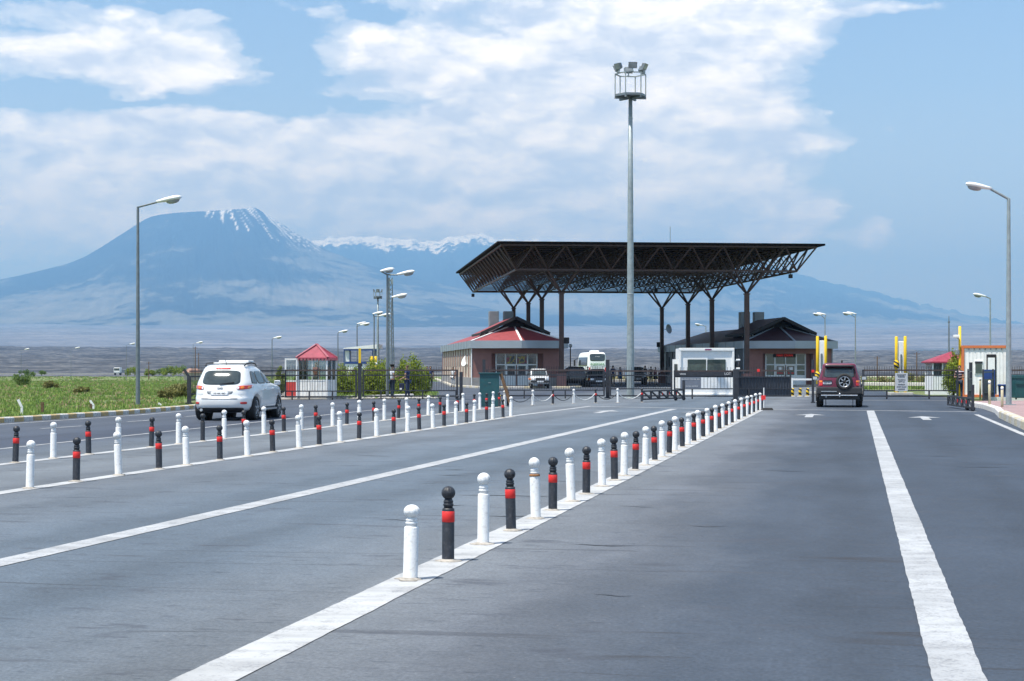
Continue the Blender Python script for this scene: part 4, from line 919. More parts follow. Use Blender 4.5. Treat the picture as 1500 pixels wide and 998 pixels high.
for s_ in (1,-1):
    sd=lambda y,z,s_=s_: bd.side(y,z,s_)
    for k,cs in enumerate(([(-.36,1.12),(.18,1.11),(.18,1.50),(-.16,1.50)],[(.22,1.11),(1.08,1.11),(.98,1.51),(.22,1.505)],[(1.13,1.115),(2.02,1.125),(1.36,1.47),(1.05,1.51)])):
        patch(sd,cs,.006,6 if k<2 else 7,5,40,flip=(s_<0)).build('side_window',M['car_glass'],sv)
    for y in (.92,1.85): patch(sd,[(y-.09,.93),(y+.09,.93),(y+.09,.965),(y-.09,.965)],.03,4,3,16,flip=(s_<0)).build('door_handle',CARW,sv)
    mb=MB(); patch(sd,[(.48,.30),(2.22,.30),(2.22,.40),(.48,.40)],.012,8,flip=(s_<0),mb=mb); mb.build('sill_trim',PLAST,sv)
    mb=MB(); mb.bar((s_*.93,.5,.33),(s_*.93,2.2,.33),.10,.05); mb.build('side_step',M['alloy'],sv)
    mb=MB(); mb.bevbox((s_*1.05,1.98,1.13),(.20,.10,.15),.04); mi=mb.build('wing_mirror',CARW,sv); mb=MB(); mb.box((s_*1.05,1.925,1.13),(.15,.012,.10)); mb.build('mirror_glass',M['chrome'],mi)
    mb=MB(); mb.tube([(s_*.60,-.28,1.66),(s_*.63,-.12,1.735),(s_*.62,.5,1.755),(s_*.60,1.0,1.72),(s_*.59,1.12,1.65)],.022,8); mb.build('roof_rail',PLAST,sv)
    for y in (.58,): mb=MB(); mb.bar(bd.side(.62,.42,s_)+Vector((s_*.001,0,0)),bd.side(.66,1.06,s_)+Vector((s_*.001,0,0)),.012); mb.build('door_gap',PLAST,sv)
    mb=MB(); mb.bar(bd.side(1.12,.42,s_)+Vector((s_*.001,0,0)),bd.side(1.10,1.08,s_)+Vector((s_*.001,0,0)),.012); mb.build('door_gap',PLAST,sv)
mb=MB(); mb.bevbox((.12,.55,1.785),(.95,.62,.09),.03); mb.bar((-.62,.55,1.75),(.62,.55,1.75),.04); o=mb.build('roof_box',M['white_trim'],sv)
mb=MB(); mb.tube([(.0,-.12,1.69),(-.02,-.18,1.86)],.008,6); mb.build('aerial',M['dark'],sv)
patch(bd.front,[(-.60,1.17),(.60,1.17),(.52,1.55),(-.52,1.55)],.006,6,6,flip=True).build('windscreen',M['car_glass'],sv)
for s_ in (1,-1): patch(bd.front,[(s_*.50-.2,.78),(s_*.50+.2,.78),(s_*.50+.2,.92),(s_*.50-.2,.92)],.012,4,flip=True).build('headlamp',M['clear_lens'],sv)
# ---- maroon off-roader with spare wheel
X1,Y1=wx(1229.5,69.3),69.3
rv=thing('parked_car','maroon boxy off-roader with a spare wheel on its tailgate, waiting at the gate','car',(X1,Y1,0),-math.atan2(X1,Y1)-R(.2))
lv=[(.36,-.55,3.2,.80),(.44,-.66,3.28,.86),(.60,-.68,3.32,.885),(.80,-.66,3.30,.885),(1.0,-.64,3.16,.872),(1.10,-.62,2.6,.86),(1.17,-.60,1.95,.835),(1.4,-.52,1.6,.755),(1.58,-.45,1.38,.705),(1.70,-.40,1.2,.675),(1.75,-.36,1.05,.64),(1.785,-.22,.85,.54)]
rd=Body(lv,8.0); body=rd.mesh().build('body',CARR,rv); cut_wheels(body,[(.85,0,.40),(-.85,0,.40),(.85,2.55,.40),(-.85,2.55,.40)],.47,.55)
for s_ in (1,-1):
    for y in (0,2.55): wheel(rv,s_*.79,y,.375,.25,s_)
    mb=MB(); mb.disc_x((s_*.55,0,.4),.46,.3,24,s_,[(.001,-.02),(.46,-.02),(.46,.0),(.001,.0)]); mb.build('wheel_well',M['dark'],rv)
    mb=MB(); mb.box((s_*.80,-.42,.42),(.26,.03,.36)); mb.build('mud_flap',M['rubber'],rv)
    mb=MB(); 
    for i in range(13):
        a=math.pi*i/12; 
        if i<12: b2=math.pi*(i+1)/12; mb.bar((s_*.885,.49*math.cos(a),.40+.49*math.sin(a)),(s_*.885,.49*math.cos(b2),.40+.49*math.sin(b2)),.10,.09)
    mb.build('wheel_arch_flare',PLAST,rv)
    fn=lambda a,z,s_=s_: rd.arc(a,z,s_)
    t=patch(fn,[(.66,.86),(.865,.86),(.865,1.08),(.66,1.08)],.012,6,flip=(s_<0)).build('tail_lamp',M['red_lens'],rv)
    patch(fn,[(.67,1.0),(.86,1.0),(.86,1.075),(.67,1.075)],.018,6,3,24,flip=(s_<0)).build('amber_lens',M['orange_lens'],t)
    mb=MB(); mb.bevbox((s_*1.0,1.75,1.16),(.22,.10,.17),.04); mi=mb.build('wing_mirror',PLAST,rv); mb=MB(); mb.box((s_*1.0,1.695,1.16),(.17,.012,.12)); mb.build('mirror_glass',M['chrome'],mi)
    sd=lambda y,z,s_=s_: rd.side(y,z,s_)
    for cs in ([(-.40,1.19),(.55,1.19),(.55,1.62),(-.30,1.62)],[(.62,1.19),(1.7,1.19),(1.25,1.62),(.62,1.62)]): patch(sd,cs,.006,7,flip=(s_<0)).build('side_window',M['car_glass'],rv)
patch(rd.rear,[(-.625,1.20),(.625,1.20),(.56,1.60),(-.56,1.60)],.006,7,7).build('rear_window',M['car_glass'],rv)
for s_ in (1,-1): mb=MB(); mb.bar(rd.rear(s_*.655,1.2)+Vector((0,-.01,0)),rd.rear(s_*.60,1.6)+Vector((0,-.01,0)),.03); mb.build('pillar_trim',M['dark'],rv)
mb=MB(); mb.bevbox((0,-.50,1.665),(1.16,.22,.075),.03); mb.build('roof_spoiler',PLAST,rv)
mb=MB(); mb.bevbox((0,-.62,.44),(1.60,.14,.26),.03); mb.build('rear_valance',PLAST,rv)
mb=MB(); mb.bevbox((0,-.70,.67),(1.80,.22,.30),.05); mb.build('rear_bumper',PLAST,rv)
mb=MB(); mb.tube([(-.72,-.80,.485),(.72,-.80,.485)],.028,10); mb.build('bumper_bar',M['chrome'],rv)
mb=MB(); mb.tube([(.02,-.84,.42),(.02,-.84,.5)],.02,8); mb.lathe([(.003,0),(.045,.02),(.05,.05),(.04,.085),(.003,.1)],14,(.02,-.84,.49)); mb.build('tow_ball',M['chrome'],rv)
mb=MB(); mb.bar((-.72,-.815,.645),(-.1,-.815,.645),.02,.03); mb.build('bumper_strip',M['alloy'],rv)
pl=patch(rd.rear,[(-.64,.93),(-.30,.93),(-.30,1.035),(-.64,1.035)],.025,9).build('number_plate',M['plate'],rv); text_mesh('lettering','AR 276',.085,M['black_ink'],pl,tuple(rd.rear(-.47,.98)+Vector((0,-.03,0))),(R(88),0,0),.002)
mb=MB(); mb.bevbox((-.47,-.66,1.07),(.36,.06,.04),.01); mb.build('plate_lamp',PLAST,rv)
def spare(par,x,y,z,r):
    def ring(prof,mat,name,p_):
        vs=[];fs=[];n=36
        for (rr,d) in prof:
            for k in range(n): a=2*math.pi*k/n; vs.append((x+rr*math.cos(a),y-d,z+rr*math.sin(a)))
        for i in range(len(prof)-1):
            for k in range(n): k2=(k+1)%n; fs.append((i*n+k,i*n+k2,(i+1)*n+k2,(i+1)*n+k))
        m_=MB(); m_.add(vs,fs,True); return m_.build(name,mat,p_)
    t=ring([(r*.5,0),(r*.93,0),(r,.03),(r,.17),(r*.93,.21),(r*.70,.215),(r*.64,.18)],M['rubber'],'spare_wheel',par)
    ring([(.001,.06),(r*.3,.07),(r*.60,.10),(r*.62,.19),(r*.68,.205)],M['dark'],'rim_barrel',t)
    m_=MB()
    for i in range(6): a=2*math.pi*i/6+.3; m_.bar((x+math.cos(a)*r*.2,y-.16,z+math.sin(a)*r*.2),(x+math.cos(a)*r*.62,y-.17,z+math.sin(a)*r*.62),r*.20,.04)
    m_.build('rim_spokes',M['alloy'],t); ring([(r*.57,.17),(r*.57,.205),(r*.67,.21),(r*.67,.18)],M['alloy'],'rim_lip',t); ring([(.001,.19),(r*.12,.19),(r*.2,.15)],M['dark'],'hub',t)
spare(rv,.20,-.63,1.03,.335)
mb=MB(); mb.bar((.2,-.55,1.03),(.2,-.66,1.03),.2); mb.build('spare_carrier',PLAST,rv)
mb=MB(); mb.tube([(.1,1.0,1.76),(.1,1.0,1.90)],.035,8); mb.build('roof_aerial',M['dark'],rv)
mb=MB(); mb.tube([(-.52,-.72,.43),(-.46,-.4,.43)],.03,10); mb.build('exhaust_pipe',M['alloy'],rv)
# ---- cars facing us behind the gate : white boxy off-roader, dark saloon, dark parked car
def front_car(name,label,X,Y,rz,lv,n,pm,lampz,lampx,grz,grw,wr,wx_,wb,sx=1,round_l=False,wscr=None):
    t=thing(name,label,'car',(X,Y,0),rz); b_=Body(lv,n,34,56); body=b_.mesh().build('body',pm,t)
    zf=b_
    for s_ in (1,-1):
        for y in (0,-wb): wheel(t,s_*wx_,y,wr,.2,s_)
        patch(b_.front,[(s_*lampx-.14,lampz-.085),(s_*lampx+.14,lampz-.085),(s_*lampx+.14,lampz+.085),(s_*lampx-.14,lampz+.085)],.012,2.2 if round_l else 6,4,24,flip=True).build('headlamp',M['clear_lens'],t)
        patch(b_.front,[(s_*(lampx+.2)-.05,lampz-.08),(s_*(lampx+.2)+.05,lampz-.08),(s_*(lampx+.2)+.05,lampz+.08),(s_*(lampx+.2)-.05,lampz+.08)],.012,6,3,20,flip=True).build('indicator',M['orange_lens'],t)
        mb=MB(); mb.bevbox((s_*(lv[6][3]+.09),-.75,wscr[0]+.05),(.16,.09,.12),.03); mb.build('wing_mirror',PLAST,t)
    patch(b_.front,[(-grw,grz[0]),(grw,grz[0]),(grw,grz[1]),(-grw,grz[1])],.010,7,flip=True).build('grille',PLAST,t)
    patch(b_.front,[(-wscr[2],wscr[0]),(wscr[2],wscr[0]),(wscr[3],wscr[1]),(-wscr[3],wscr[1])],.008,7,flip=True).build('windscreen',M['car_glass'],t)
    for s_ in (1,-1): patch(lambda y,z,s_=s_: b_.side(y,z,s_),[(-wb*.85,wscr[0]+.02),(-.75,wscr[0]+.02),(-1.15,wscr[1]-.02),(-wb*.8,wscr[1]-.02)],.006,7,flip=(s_<0)).build('side_window',M['car_glass'],t)
    mb=MB(); z=lv[1][0]+.12; mb.bevbox((0,lv[2][2]+.03,z),(lv[2][3]*1.95,.12,.16),.03); mb.build('front_bumper',PLAST,t)
    pl=MB(); pl.box((0,lv[2][2]+.10,z+.0),(.50,.015,.11)); pl.build('number_plate',M['plate'],t); return t
lvn=[(.34,-2.6,.55,.66),(.42,-2.72,.66,.73),(.60,-2.75,.68,.75),(.80,-2.75,.66,.75),(.90,-2.73,.60,.74),(.96,-2.72,.1,.73),(1.02,-2.70,-.55,.71),(1.25,-2.62,-.80,.65),(1.42,-2.5,-1.0,.60),(1.50,-2.3,-1.2,.52)]
front_car('parked_car','small white boxy off-roader with square headlamps, parked in front of the sunlit hall',wx(790.5,129),129,R(180+3),lvn,6,CARW,.72,.53,(.62,.82),.36,.33,.62,2.1,wscr=(1.04,1.40,.56,.50))
lvs=[(.26,-3.4,.72,.76),(.36,-3.55,.82,.84),(.55,-3.6,.85,.87),(.72,-3.58,.82,.87),(.84,-3.5,.60,.85),(.92,-3.2,.0,.83),(.98,-2.9,-.65,.80),(1.15,-2.72,-.98,.72),(1.34,-2.5,-1.3,.62),(1.40,-2.3,-1.6,.50)]
front_car('parked_car','dark saloon with square headlamps and amber indicators, facing out below the coach',wx(876.5,139),139,R(180+1),lvs,5,CARD,.62,.58,(.54,.74),.30,.31,.72,2.7,wscr=(1.0,1.32,.62,.52))
lvd=[(.30,-3.2,.65,.78),(.42,-3.35,.74,.88),(.65,-3.4,.76,.92),(.90,-3.38,.70,.91),(1.02,-3.3,.2,.89),(1.10,-3.25,-.5,.87),(1.3,-3.2,-.8,.80),(1.55,-3.1,-1.1,.72),(1.66,-2.9,-1.4,.60)]
front_car('parked_car','dark tall off-roader parked among the group of people behind the floodlight mast',wx(934,158),158,R(182),lvd,6,CARD,.80,.62,(.66,.88),.34,.36,.76,2.6,wscr=(1.12,1.55,.68,.58))
front_car('parked_car','black off-roader half hidden behind the front column of the sunlit hall',wx(838,142),142,R(4),lvd,6,paint('black_car_paint',(.012,.012,.015),.25,coat=.7),.80,.62,(.66,.88),.34,.36,.76,2.6,wscr=(1.12,1.55,.68,.58))
# ---- white coach, seen from behind
bt=thing('coach','white coach with dark rear window and green lettering, standing beyond the canopy','bus',(wx(875.2,224),224,0),R(4.6))
lb=[(.38,-.10,11.9,1.16),(.55,-.05,11.95,1.235),(1.2,0,12,1.25),(2.0,.03,11.95,1.245),(2.6,.08,11.75,1.22),(3.1,.15,11.35,1.17),(3.38,.24,10.9,1.10),(3.52,.42,10.4,.98),(3.58,.7,10,.80)]
cb=Body(lb,16,34,88); cb.mesh().build('body',M['white_trim'],bt)
patch(cb.rear,[(-.98,2.42),(.98,2.42),(1.02,3.38),(-1.02,3.38)],.02,6,6,flip=False).build('rear_window',M['car_glass'],bt)
t=MB(); 
tx=text_mesh('lettering','AQDITAX',.42,M['green_ink'],bt,(-.02,-.04,2.02),(R(88),0,0),.02)
text_mesh('lettering','VIP TURIZM',.12,M['white_ink'],bt,(0,.02,3.0),(R(82),0,0),.01)
mb=MB(); mb.box((0,-.03,1.58),(1.5,.02,.03)); mb.build('trim_line',M['galv'],bt)
for z in (1.35,1.15,.95): mb=MB(); mb.box((0,-.03,z),(1.7,.03,.09)); mb.build('engine_louvre',PLAST,bt)
for s_ in (1,-1):
    mb=MB(); mb.bevbox((s_*1.05,-.04,1.25),(.16,.06,.65),.03); mb.build('tail_lamp',M['red_lens'],bt)
    patch(lambda y,z,s_=s_: cb.side(y,z,s_),[(.9,1.75),(10.9,1.75),(10.6,2.95),(.9,2.95)],.015,14,6,60,flip=(s_<0)).build('side_window',M['car_glass'],bt)
    mb=MB(); mb.bar((s_*1.15,11.7,2.9),(s_*1.55,12.0,2.6),.06); mb.bevbox((s_*1.62,12.0,2.2),(.24,.25,.85),.06); mb.build('wing_mirror',M['dark'],bt)
    for y in (2.6,9.3): wheel(bt,s_*1.11,y,.5,.3,s_)
mb=MB(); mb.bevbox((0,-.14,.62),(2.3,.2,.34),.06); mb.build('rear_bumper',M['white_trim'],bt)
mb=MB(); mb.bevbox((-.1,2.6,3.68),(1.1,1.8,.30),.12); mb.build('air_conditioner',M['white_trim'],bt)
# ---- small white lorry on the far highway
lt=thing('lorry','tiny white lorry driving along the distant highway above the grass','lorry',(wx(173,513),513,-.80),R(168))
mb=MB(); mb.bevbox((0,.2,1.45),(2.0,1.6,1.7),.18); mb.build('cab',CARW,lt); mb=MB(); mb.bevbox((0,-2.6,1.25),(2.1,3.9,.9),.08); mb.build('load_bed',paint('grey_load_bed',(.30,.31,.32),.7),lt)
mb=MB(); mb.box((0,1.01,1.75),(1.7,.03,.7)); mb.build('windscreen',M['car_glass'],lt)
mb=MB(); mb.box((0,1.02,.75),(1.8,.06,.25)); mb.build('front_bumper',M['galv'],lt)
for s_ in (1,-1):
    mb=MB(); mb.box((s_*.7,1.02,1.05),(.3,.04,.2)); mb.build('headlamp',M['clear_lens'],lt)
    for y in (.1,-3.4): wheel(lt,s_*.9,y,.45,.28,s_)
# ------------------------------------------------------------------ people : one skinned body each, clothes and hair as children
def skin_mesh(name,J,E,mat,parent,root,sub=1):
    """J: joint name -> (position, radius); E: edges. Grows one continuous surface."""
    names=list(J); idx={n:i for i,n in enumerate(names)}
    me=bpy.data.meshes.new(name); me.from_pydata([J[n][0] for n in names],[(idx[a],idx[b]) for a,b in E],[])
    o=bpy.data.objects.new(name,me); COL.objects.link(o)
    o.modifiers.new('skin','SKIN'); sv_=me.skin_vertices[0].data
    for n in names:
        r=J[n][1]; sv_[idx[n]].radius=(r,r) if not isinstance(r,tuple) else r; sv_[idx[n]].use_root=(n==root)
    s_=o.modifiers.new('sub','SUBSURF'); s_.levels=sub; s_.render_levels=sub
    bpy.context.view_layer.update(); dg=bpy.context.evaluated_depsgraph_get(); m2=bpy.data.meshes.new_from_object(o.evaluated_get(dg)); o.modifiers.clear(); o.data=m2
    m2.materials.clear(); m2.materials.append(mat); m2.polygons.foreach_set('use_smooth',[True]*len(m2.polygons)); o.parent=parent; return o
def person(label,X,Y,rz,H,shirt,trouser,hair,pose,cap=None,skirt=None,group=None,sleeve=.55,z0=0.0,long_sleeve=False):
    t=thing('person',label,'person',(X,Y,z0),rz,group); k=H/1.75
    def v(x,y,z): return (x*k,y*k,z*k)
    J={'pelvis':(v(0,0,.95),(.145*k,.11*k)),'waist':(v(0,.01,1.10),(.13*k,.10*k)),'chest':(v(0,.015,1.28),(.155*k,.115*k)),'neckb':(v(0,-.01,1.44),(.085*k,.075*k)),'neck':(v(0,.0,1.52),.052*k),
       'jaw':(v(0,.028,1.585),(.060*k,.068*k)),'skull':(v(0,.012,1.665),(.078*k,.092*k)),'crown':(v(0,.0,1.725),(.058*k,.070*k)),'nose':(v(0,.125,1.625),.012*k)}
    E=[('pelvis','waist'),('waist','chest'),('chest','neckb'),('neckb','neck'),('neck','jaw'),('jaw','skull'),('skull','crown'),('skull','nose')]
    for s_,S in ((1,'R'),(-1,'L')):
        sh=Vector((s_*.185,0,1.405)); p=pose[S]; el=sh+Vector((s_*p[0],p[1],p[2])); wr=el+Vector((s_*p[3],p[4],p[5]))
        d=(wr-el).normalized(); 
        J['sh'+S]=(v(*sh),.068*k); J['ua'+S]=(v(*sh.lerp(el,.5)),.052*k); J['el'+S]=(v(*el),.042*k); J['fa'+S]=(v(*el.lerp(wr,.4)),.042*k); J['wr'+S]=(v(*wr),.028*k)
        pm=wr+d*.06; J['pa'+S]=(v(*pm),(.040*k,.022*k)); E+=[('neckb','sh'+S),('sh'+S,'ua'+S),('ua'+S,'el'+S),('el'+S,'fa'+S),('fa'+S,'wr'+S),('wr'+S,'pa'+S)]
        side=d.cross(Vector((s_,0,.2))).normalized()
        for f in range(4):
            o_=side*(-.030+.020*f); ln=(.075,.085,.08,.062)[f]; a=pm+d*.035+o_; b=a+d*ln*.5+Vector((-s_*.006,.004,0)); c=b+(d*.7+Vector((-s_*.35,.2,-.1))).normalized()*ln*.45
            J[f'f{f}{S}']=(v(*b),.0095*k); J[f'g{f}{S}']=(v(*c),.008*k); E+=[('pa'+S,f'f{f}{S}'),(f'f{f}{S}',f'g{f}{S}')]
        th=wr+d*.03-side*.045; th2=th+d*.04-side*.012; J['th'+S]=(v(*th),.012*k); J['ti'+S]=(v(*th2),.009*k); E+=[('wr'+S,'th'+S),('th'+S,'ti'+S)]
        lp=pose.get('leg'+S,(0,0)); hip=Vector((s_*.095,0,.90)); kn=Vector((s_*.105,lp[0],.50)); an=Vector((s_*.11,lp[1],.09))
        J['hi'+S]=(v(*hip),.092*k); J['kn'+S]=(v(*kn),.060*k); J['ca'+S]=(v(*kn.lerp(an,.35)),.056*k); J['an'+S]=(v(*an),.040*k); J['he'+S]=(v(an.x,an.y-.02,.045),.040*k); J['to'+S]=(v(an.x+s_*.03,an.y+.16,.033),(.042*k,.030*k))
        E+=[('pelvis','hi'+S),('hi'+S,'kn'+S),('kn'+S,'ca'+S),('ca'+S,'an'+S),('an'+S,'he'+S),('he'+S,'to'+S)]
    skin_mesh('body',J,E,M['skin'],t,'pelvis')
    def sub(keys,name,mat,gain,cut=None):
        J2={n:(J[n][0],tuple(r+gain*k for r in J[n][1]) if isinstance(J[n][1],tuple) else J[n][1]+gain*k) for n in keys}
        if cut:
            for n,(a,b,f) in cut.items(): J2[n]=(tuple(Vector(J[a][0]).lerp(Vector(J[b][0]),f)),(J[b][1] if not isinstance(J[b][1],tuple) else J[b][1][0])+gain*k)
        E2=[e for e in E if e[0] in J2 and e[1] in J2]
        return skin_mesh(name,J2,E2,mat,t,'pelvis' if 'pelvis' in J2 else keys[0])
    ks=['pelvis','waist','chest','neckb','shR','shL','uaR','uaL']+(['elR','elL','faR','faL'] if long_sleeve else [])
    sub(ks,'shirt',shirt,.016)
    if skirt is None: sub(['pelvis','hiR','hiL','knR','knL','caR','caL','anR','anL'],'trousers',trouser,.014)
    else:
        mb=MB(); mb.lathe([(.25*k,.52*k),(.22*k,.7*k),(.17*k,.95*k),(.14*k,1.05*k)],18); mb.build('skirt',skirt,t)
    for S in 'RL': sub(['he'+S,'to'+S],'shoe',M['dark'],.012)
    mb=MB(); c=v(0,0,1.675); mb.lathe([(.086*k*math.cos(a),.098*k*math.sin(a)) for a in np.linspace(-.15,1.5,8)],16,c,True); o=mb.build('hair',hair,t)
    for s_ in (1,-1): mb=MB(); mb.lathe([(.002,-.012*k),(.011*k,-.006*k),(.011*k,.006*k),(.002,.012*k)],8,v(s_*.030,.098,1.655)); mb.build('eye',M['dark'],t); 
    mb=MB(); mb.box(v(0,.098,1.588),(.045*k,.012,.010)); mb.build('mouth',M['red_ink'] if False else M['rust'],t)
    for s_ in (1,-1): mb=MB(); mb.bevbox(v(s_*.086,.005,1.64),(.02*k,.04*k,.06*k),.006); mb.build('ear',M['skin'],t)
    if cap:
        mb=MB(); mb.lathe([(.098*k,-.01),(.102*k,.035*k),(.145*k,.075*k),(.13*k,.10*k),(.01,.11*k)],20,v(0,0,1.70)); hc=mb.build('cap',cap,t)
        mb=MB(); mb.poly([v(-.075,.07,1.70),v(.075,.07,1.70),v(.05,.155,1.685),v(-.05,.155,1.685)]); mb.build('peak',M['dark'],hc); mb=MB(); mb.bevbox(v(0,.105,1.735),(.035,.02,.035),.006); mb.build('cap_badge',M['yellow'],hc)
    return t
hang={'R':(.035,-.01,-.29,.015,.03,-.245),'L':(.035,-.01,-.29,.015,.03,-.245)}
folded={'R':(.06,.03,-.28,-.12,.20,.04),'L':(.05,.02,-.28,-.10,.21,.02)}
hold={'R':(.05,.03,-.28,-.02,.10,-.20),'L':(.05,.04,-.28,.0,.22,-.10)}
walk=dict(hang,legR=(.10,-.10),legL=(.03,.20)); stand=dict(hang,legR=(.02,.02),legL=(.0,-.03))
C=lambda n,c,**k: paint(n,c,.85,var=.15,scale=10,**k)
dkblue=C('dark_blue_shirt',(.022,.035,.11)); ltblue=C('pale_uniform_shirt',(.56,.60,.66)); tr_navy=C('dark_blue_trousers',(.012,.028,.055)); jeans=C('blue_jeans',(.035,.05,.12)); hairb=C('black_hair',(.012,.010,.009)); hairg=C('grey_brown_hair',(.07,.05,.04)); blk=C('black_clothes',(.014,.014,.016)); brightblue=C('bright_blue_dress',(.02,.17,.42)); crimson=C('crimson_top',(.30,.02,.06)); greyt=C('grey_trousers',(.12,.12,.13)); white_c=C('white_clothes',(.62,.62,.62))
PX=lambda px,py:gp(px,py)
X,Y=PX(574.5,583.5); person('policeman in peaked cap and pale shirt, talking to a man holding a bag',X,Y,R(-68),1.72,ltblue,tr_navy,hairb,dict(folded,legR=(.02,0),legL=(0,.02)),cap=blk)
vest=None
X2,Y2=PX(597,583.8); person('man in dark blue clothes carrying a bag, facing the policeman',X2,Y2,R(70),1.72,dkblue,jeans,hairg,dict(hold,legR=(.02,-.05),legL=(0,.06)))
t=thing('bag','dark blue holdall with a white tag, held by the man facing the policeman','bag',(wx(588.5,Y2-.2),Y2-.18,.62)); mb=MB(); mb.bevbox((0,0,0),(.26,.16,.34),.05); mb.build('bag_body',M['navy'],t); mb=MB(); mb.tube([(-.08,0,.16),(-.05,0,.26),(.05,0,.26),(.08,0,.16)],.012,6); mb.build('handle',M['dark'],t); mb=MB(); mb.box((-.05,-.09,-.12),(.12,.012,.08)); mb.build('tag',M['white_trim'],t)
def striped():
    m,nt,nd,lk,b=new_mat('striped_shirt'); tc=nd.new('ShaderNodeTexCoord'); sx=nd.new('ShaderNodeSeparateXYZ'); lk.new(tc.outputs['Object'],sx.inputs[0])
    f=mth(nt,'FRACT',mth(nt,'MULTIPLY',sx.outputs['Z'],7.0)); lk.new(ramp(nt,f,[(0,(.02,.022,.04)),(.55,(.30,.03,.06)),(.68,(.66,.66,.68)),(.86,(.02,.022,.04))],'CONSTANT').outputs[0],b.inputs['Base Color']); b.inputs['Roughness'].default_value=.85; return m
X,Y=wx(1405.5,87.4),87.4; person('man in striped shirt with folded hands, standing by the container booth',X,Y,R(165),1.70,striped(),tr_navy,hairb,dict(folded,legR=(.03,.0),legL=(-.02,.05)))
grp='people gathered beyond the floodlight mast'
for (px,Z,lb,sh,tr,ha,po,rz,H,sk) in ((898,150,'man in dark blue jacket and black trousers walking away, nearest the mast',dkblue,blk,hairb,walk,R(5),1.75,None),(908.5,166,'woman in bright blue dress beside the floodlight mast',brightblue,brightblue,hairb,stand,R(20),1.62,brightblue),(945,160,'man in black standing beside the dark off-roader behind the mast',blk,blk,hairb,stand,R(30),1.74,None),(953.5,160,'slim person in dark clothes, between the man in black and the person in crimson',C('charcoal_clothes',(.03,.03,.04)),blk,hairb,stand,R(-20),1.66,None),(960,160,'person in a crimson top with bare legs, nearest the shaded hall',crimson,greyt,hairb,stand,R(-60),1.62,blk)):
    person(lb,wx(px,Z),Z,rz,H,sh,tr,ha,po,skirt=sk,group=grp)
for (px,Z,lb,sh) in ((625.5,128,'person in dark clothes beyond the fence, next to the conifers',blk),(630.5,128,'person in dark blue top beyond the fence, nearer the sunlit hall',dkblue)):
    person(lb,wx(px,Z),Z,R(180),1.68,sh,blk,hairb,stand,group='pair of people beyond the fence')
person('person in white clothes standing by the cream wall of the sunlit hall',wx(663.5,139),139,R(140),1.6,white_c,white_c,hairb,stand)
person('person in pale trousers beside the dark saloon',wx(861,141),141,R(170),1.66,C('grey_shirt',(.25,.26,.28)),white_c,hairb,stand)
person('man seen through the glass of the hexagonal booth',wx(463,93.4),93.4,R(160),1.72,C('rust_shirt',(.25,.06,.04)),blk,hairb,stand,z0=.15)
# ------------------------------------------------------------------ sliding fences and gates along the border line
def gate(name,label,pxa,pxb,Z,feet=(),spikes=True,railmat='rail',zs=(1.46,1.21,.43,.15),bar_gap=.125,rz=0.0,group='sliding fence sections along the gate line',solid=None,thick=.075):
    xa,xb=wx(pxa,Z),wx(pxb,Z); w=xb-xa; t=thing(name,label,'gate',(xa,Z,0),rz,group)
    for i,z in enumerate(zs):
        mb=MB(); mb.box((w/2,0,z),(w,.06,thick if i in (0,3) else thick*.75)); mb.build('rail',M[railmat if i==0 else 'fence'],t)
    for x in (.04,w-.04): mb=MB(); mb.box((x,0,(zs[0]+zs[3])/2),(.08,.07,zs[0]-zs[3]+thick)); mb.build('stile',M['fence'],t)
    mb=MB(); x=bar_gap
    while x<w-.05:
        mb.box((x,0,(zs[2]+zs[0]+(.20 if spikes else 0))/2),(.018,.018,zs[0]-zs[2]+(.20 if spikes else 0))); x+=bar_gap
    mb.build('bars',M['fence'],t)
    for fx in feet:
        x=wx(fx,Z)-xa; mb=MB(); mb.box((x,0,(zs[2]+.05)/2),(.07,.07,zs[2]-.05)); f=mb.build('foot',M['fence'],t)
        mb=MB(); mb.disc_x((x,0,.07),.07,.05,14); mb.build('wheel',M['dark'],f)
    if solid:
        mb=MB(); mb.box(((solid[0]+solid[1])/2,.045,(solid[2]+solid[3])/2),(solid[1]-solid[0],.02,solid[3]-solid[2])); mb.build('sheet_panel',M['corr_dark'],t)
    return t
def post(label,px,py,top,w,group='steel gate posts',name='gate_post',arm=None,cap=None):
    X,Z=gp(px,py); h=wz(top,Z); t=thing(name,label,'post',(X,Z,0),0,group); mb=MB(); mb.box((0,0,h/2),(w,w,h)); mb.build('post_body',M['fence'],t)
    mb=MB(); mb.box((0,0,.03),(w*1.7,w*1.7,.06)); mb.build('base_plate',M['fence'],t)
    if arm: mb=MB(); mb.bar((0,0,h-.05),(arm[0],0,h+arm[1]),w*.7); mb.build('arm',M['fence'],t)
    return t
Zg=86.5
gate('sliding_gate','black fence section in front of the hexagonal booth',417,523,84.5,(428,487,453))
gate('sliding_gate','black fence section in front of the two talking men',531,671,Zg,(558,619,668))
gate('sliding_gate','black fence section with brown top rail, between the teal box and the coach',712,886,88,(768,828))
gate('sliding_gate','black fence section between the floodlight mast and the white cabin',893,985,88,(),zs=(1.42,1.19,.50,.14))
gate('sliding_gate','long black sliding fence in front of the yellow posts',1263,1404,Zg,(1299,1361))
gate('sliding_gate','dark gate leaf with grey notices, in front of the white cabin',987,1076,Zg,(1014,),zs=(1.42,1.13,.52,.16),bar_gap=.17,solid=(.05,3.0,1.14,1.42))
t=gate('sliding_gate','dark sheet-clad gate leaf beside the opening where the maroon off-roader waits',1080,1159,Zg,(1097,),zs=(1.44,1.12,.52,.16),bar_gap=.14,solid=(.04,2.7,.5,1.12))
mb=MB(); mb.box((1.37,.05,.32),(2.66,.03,.36)); mb.build('kick_panel',M['corr_dark'],t)
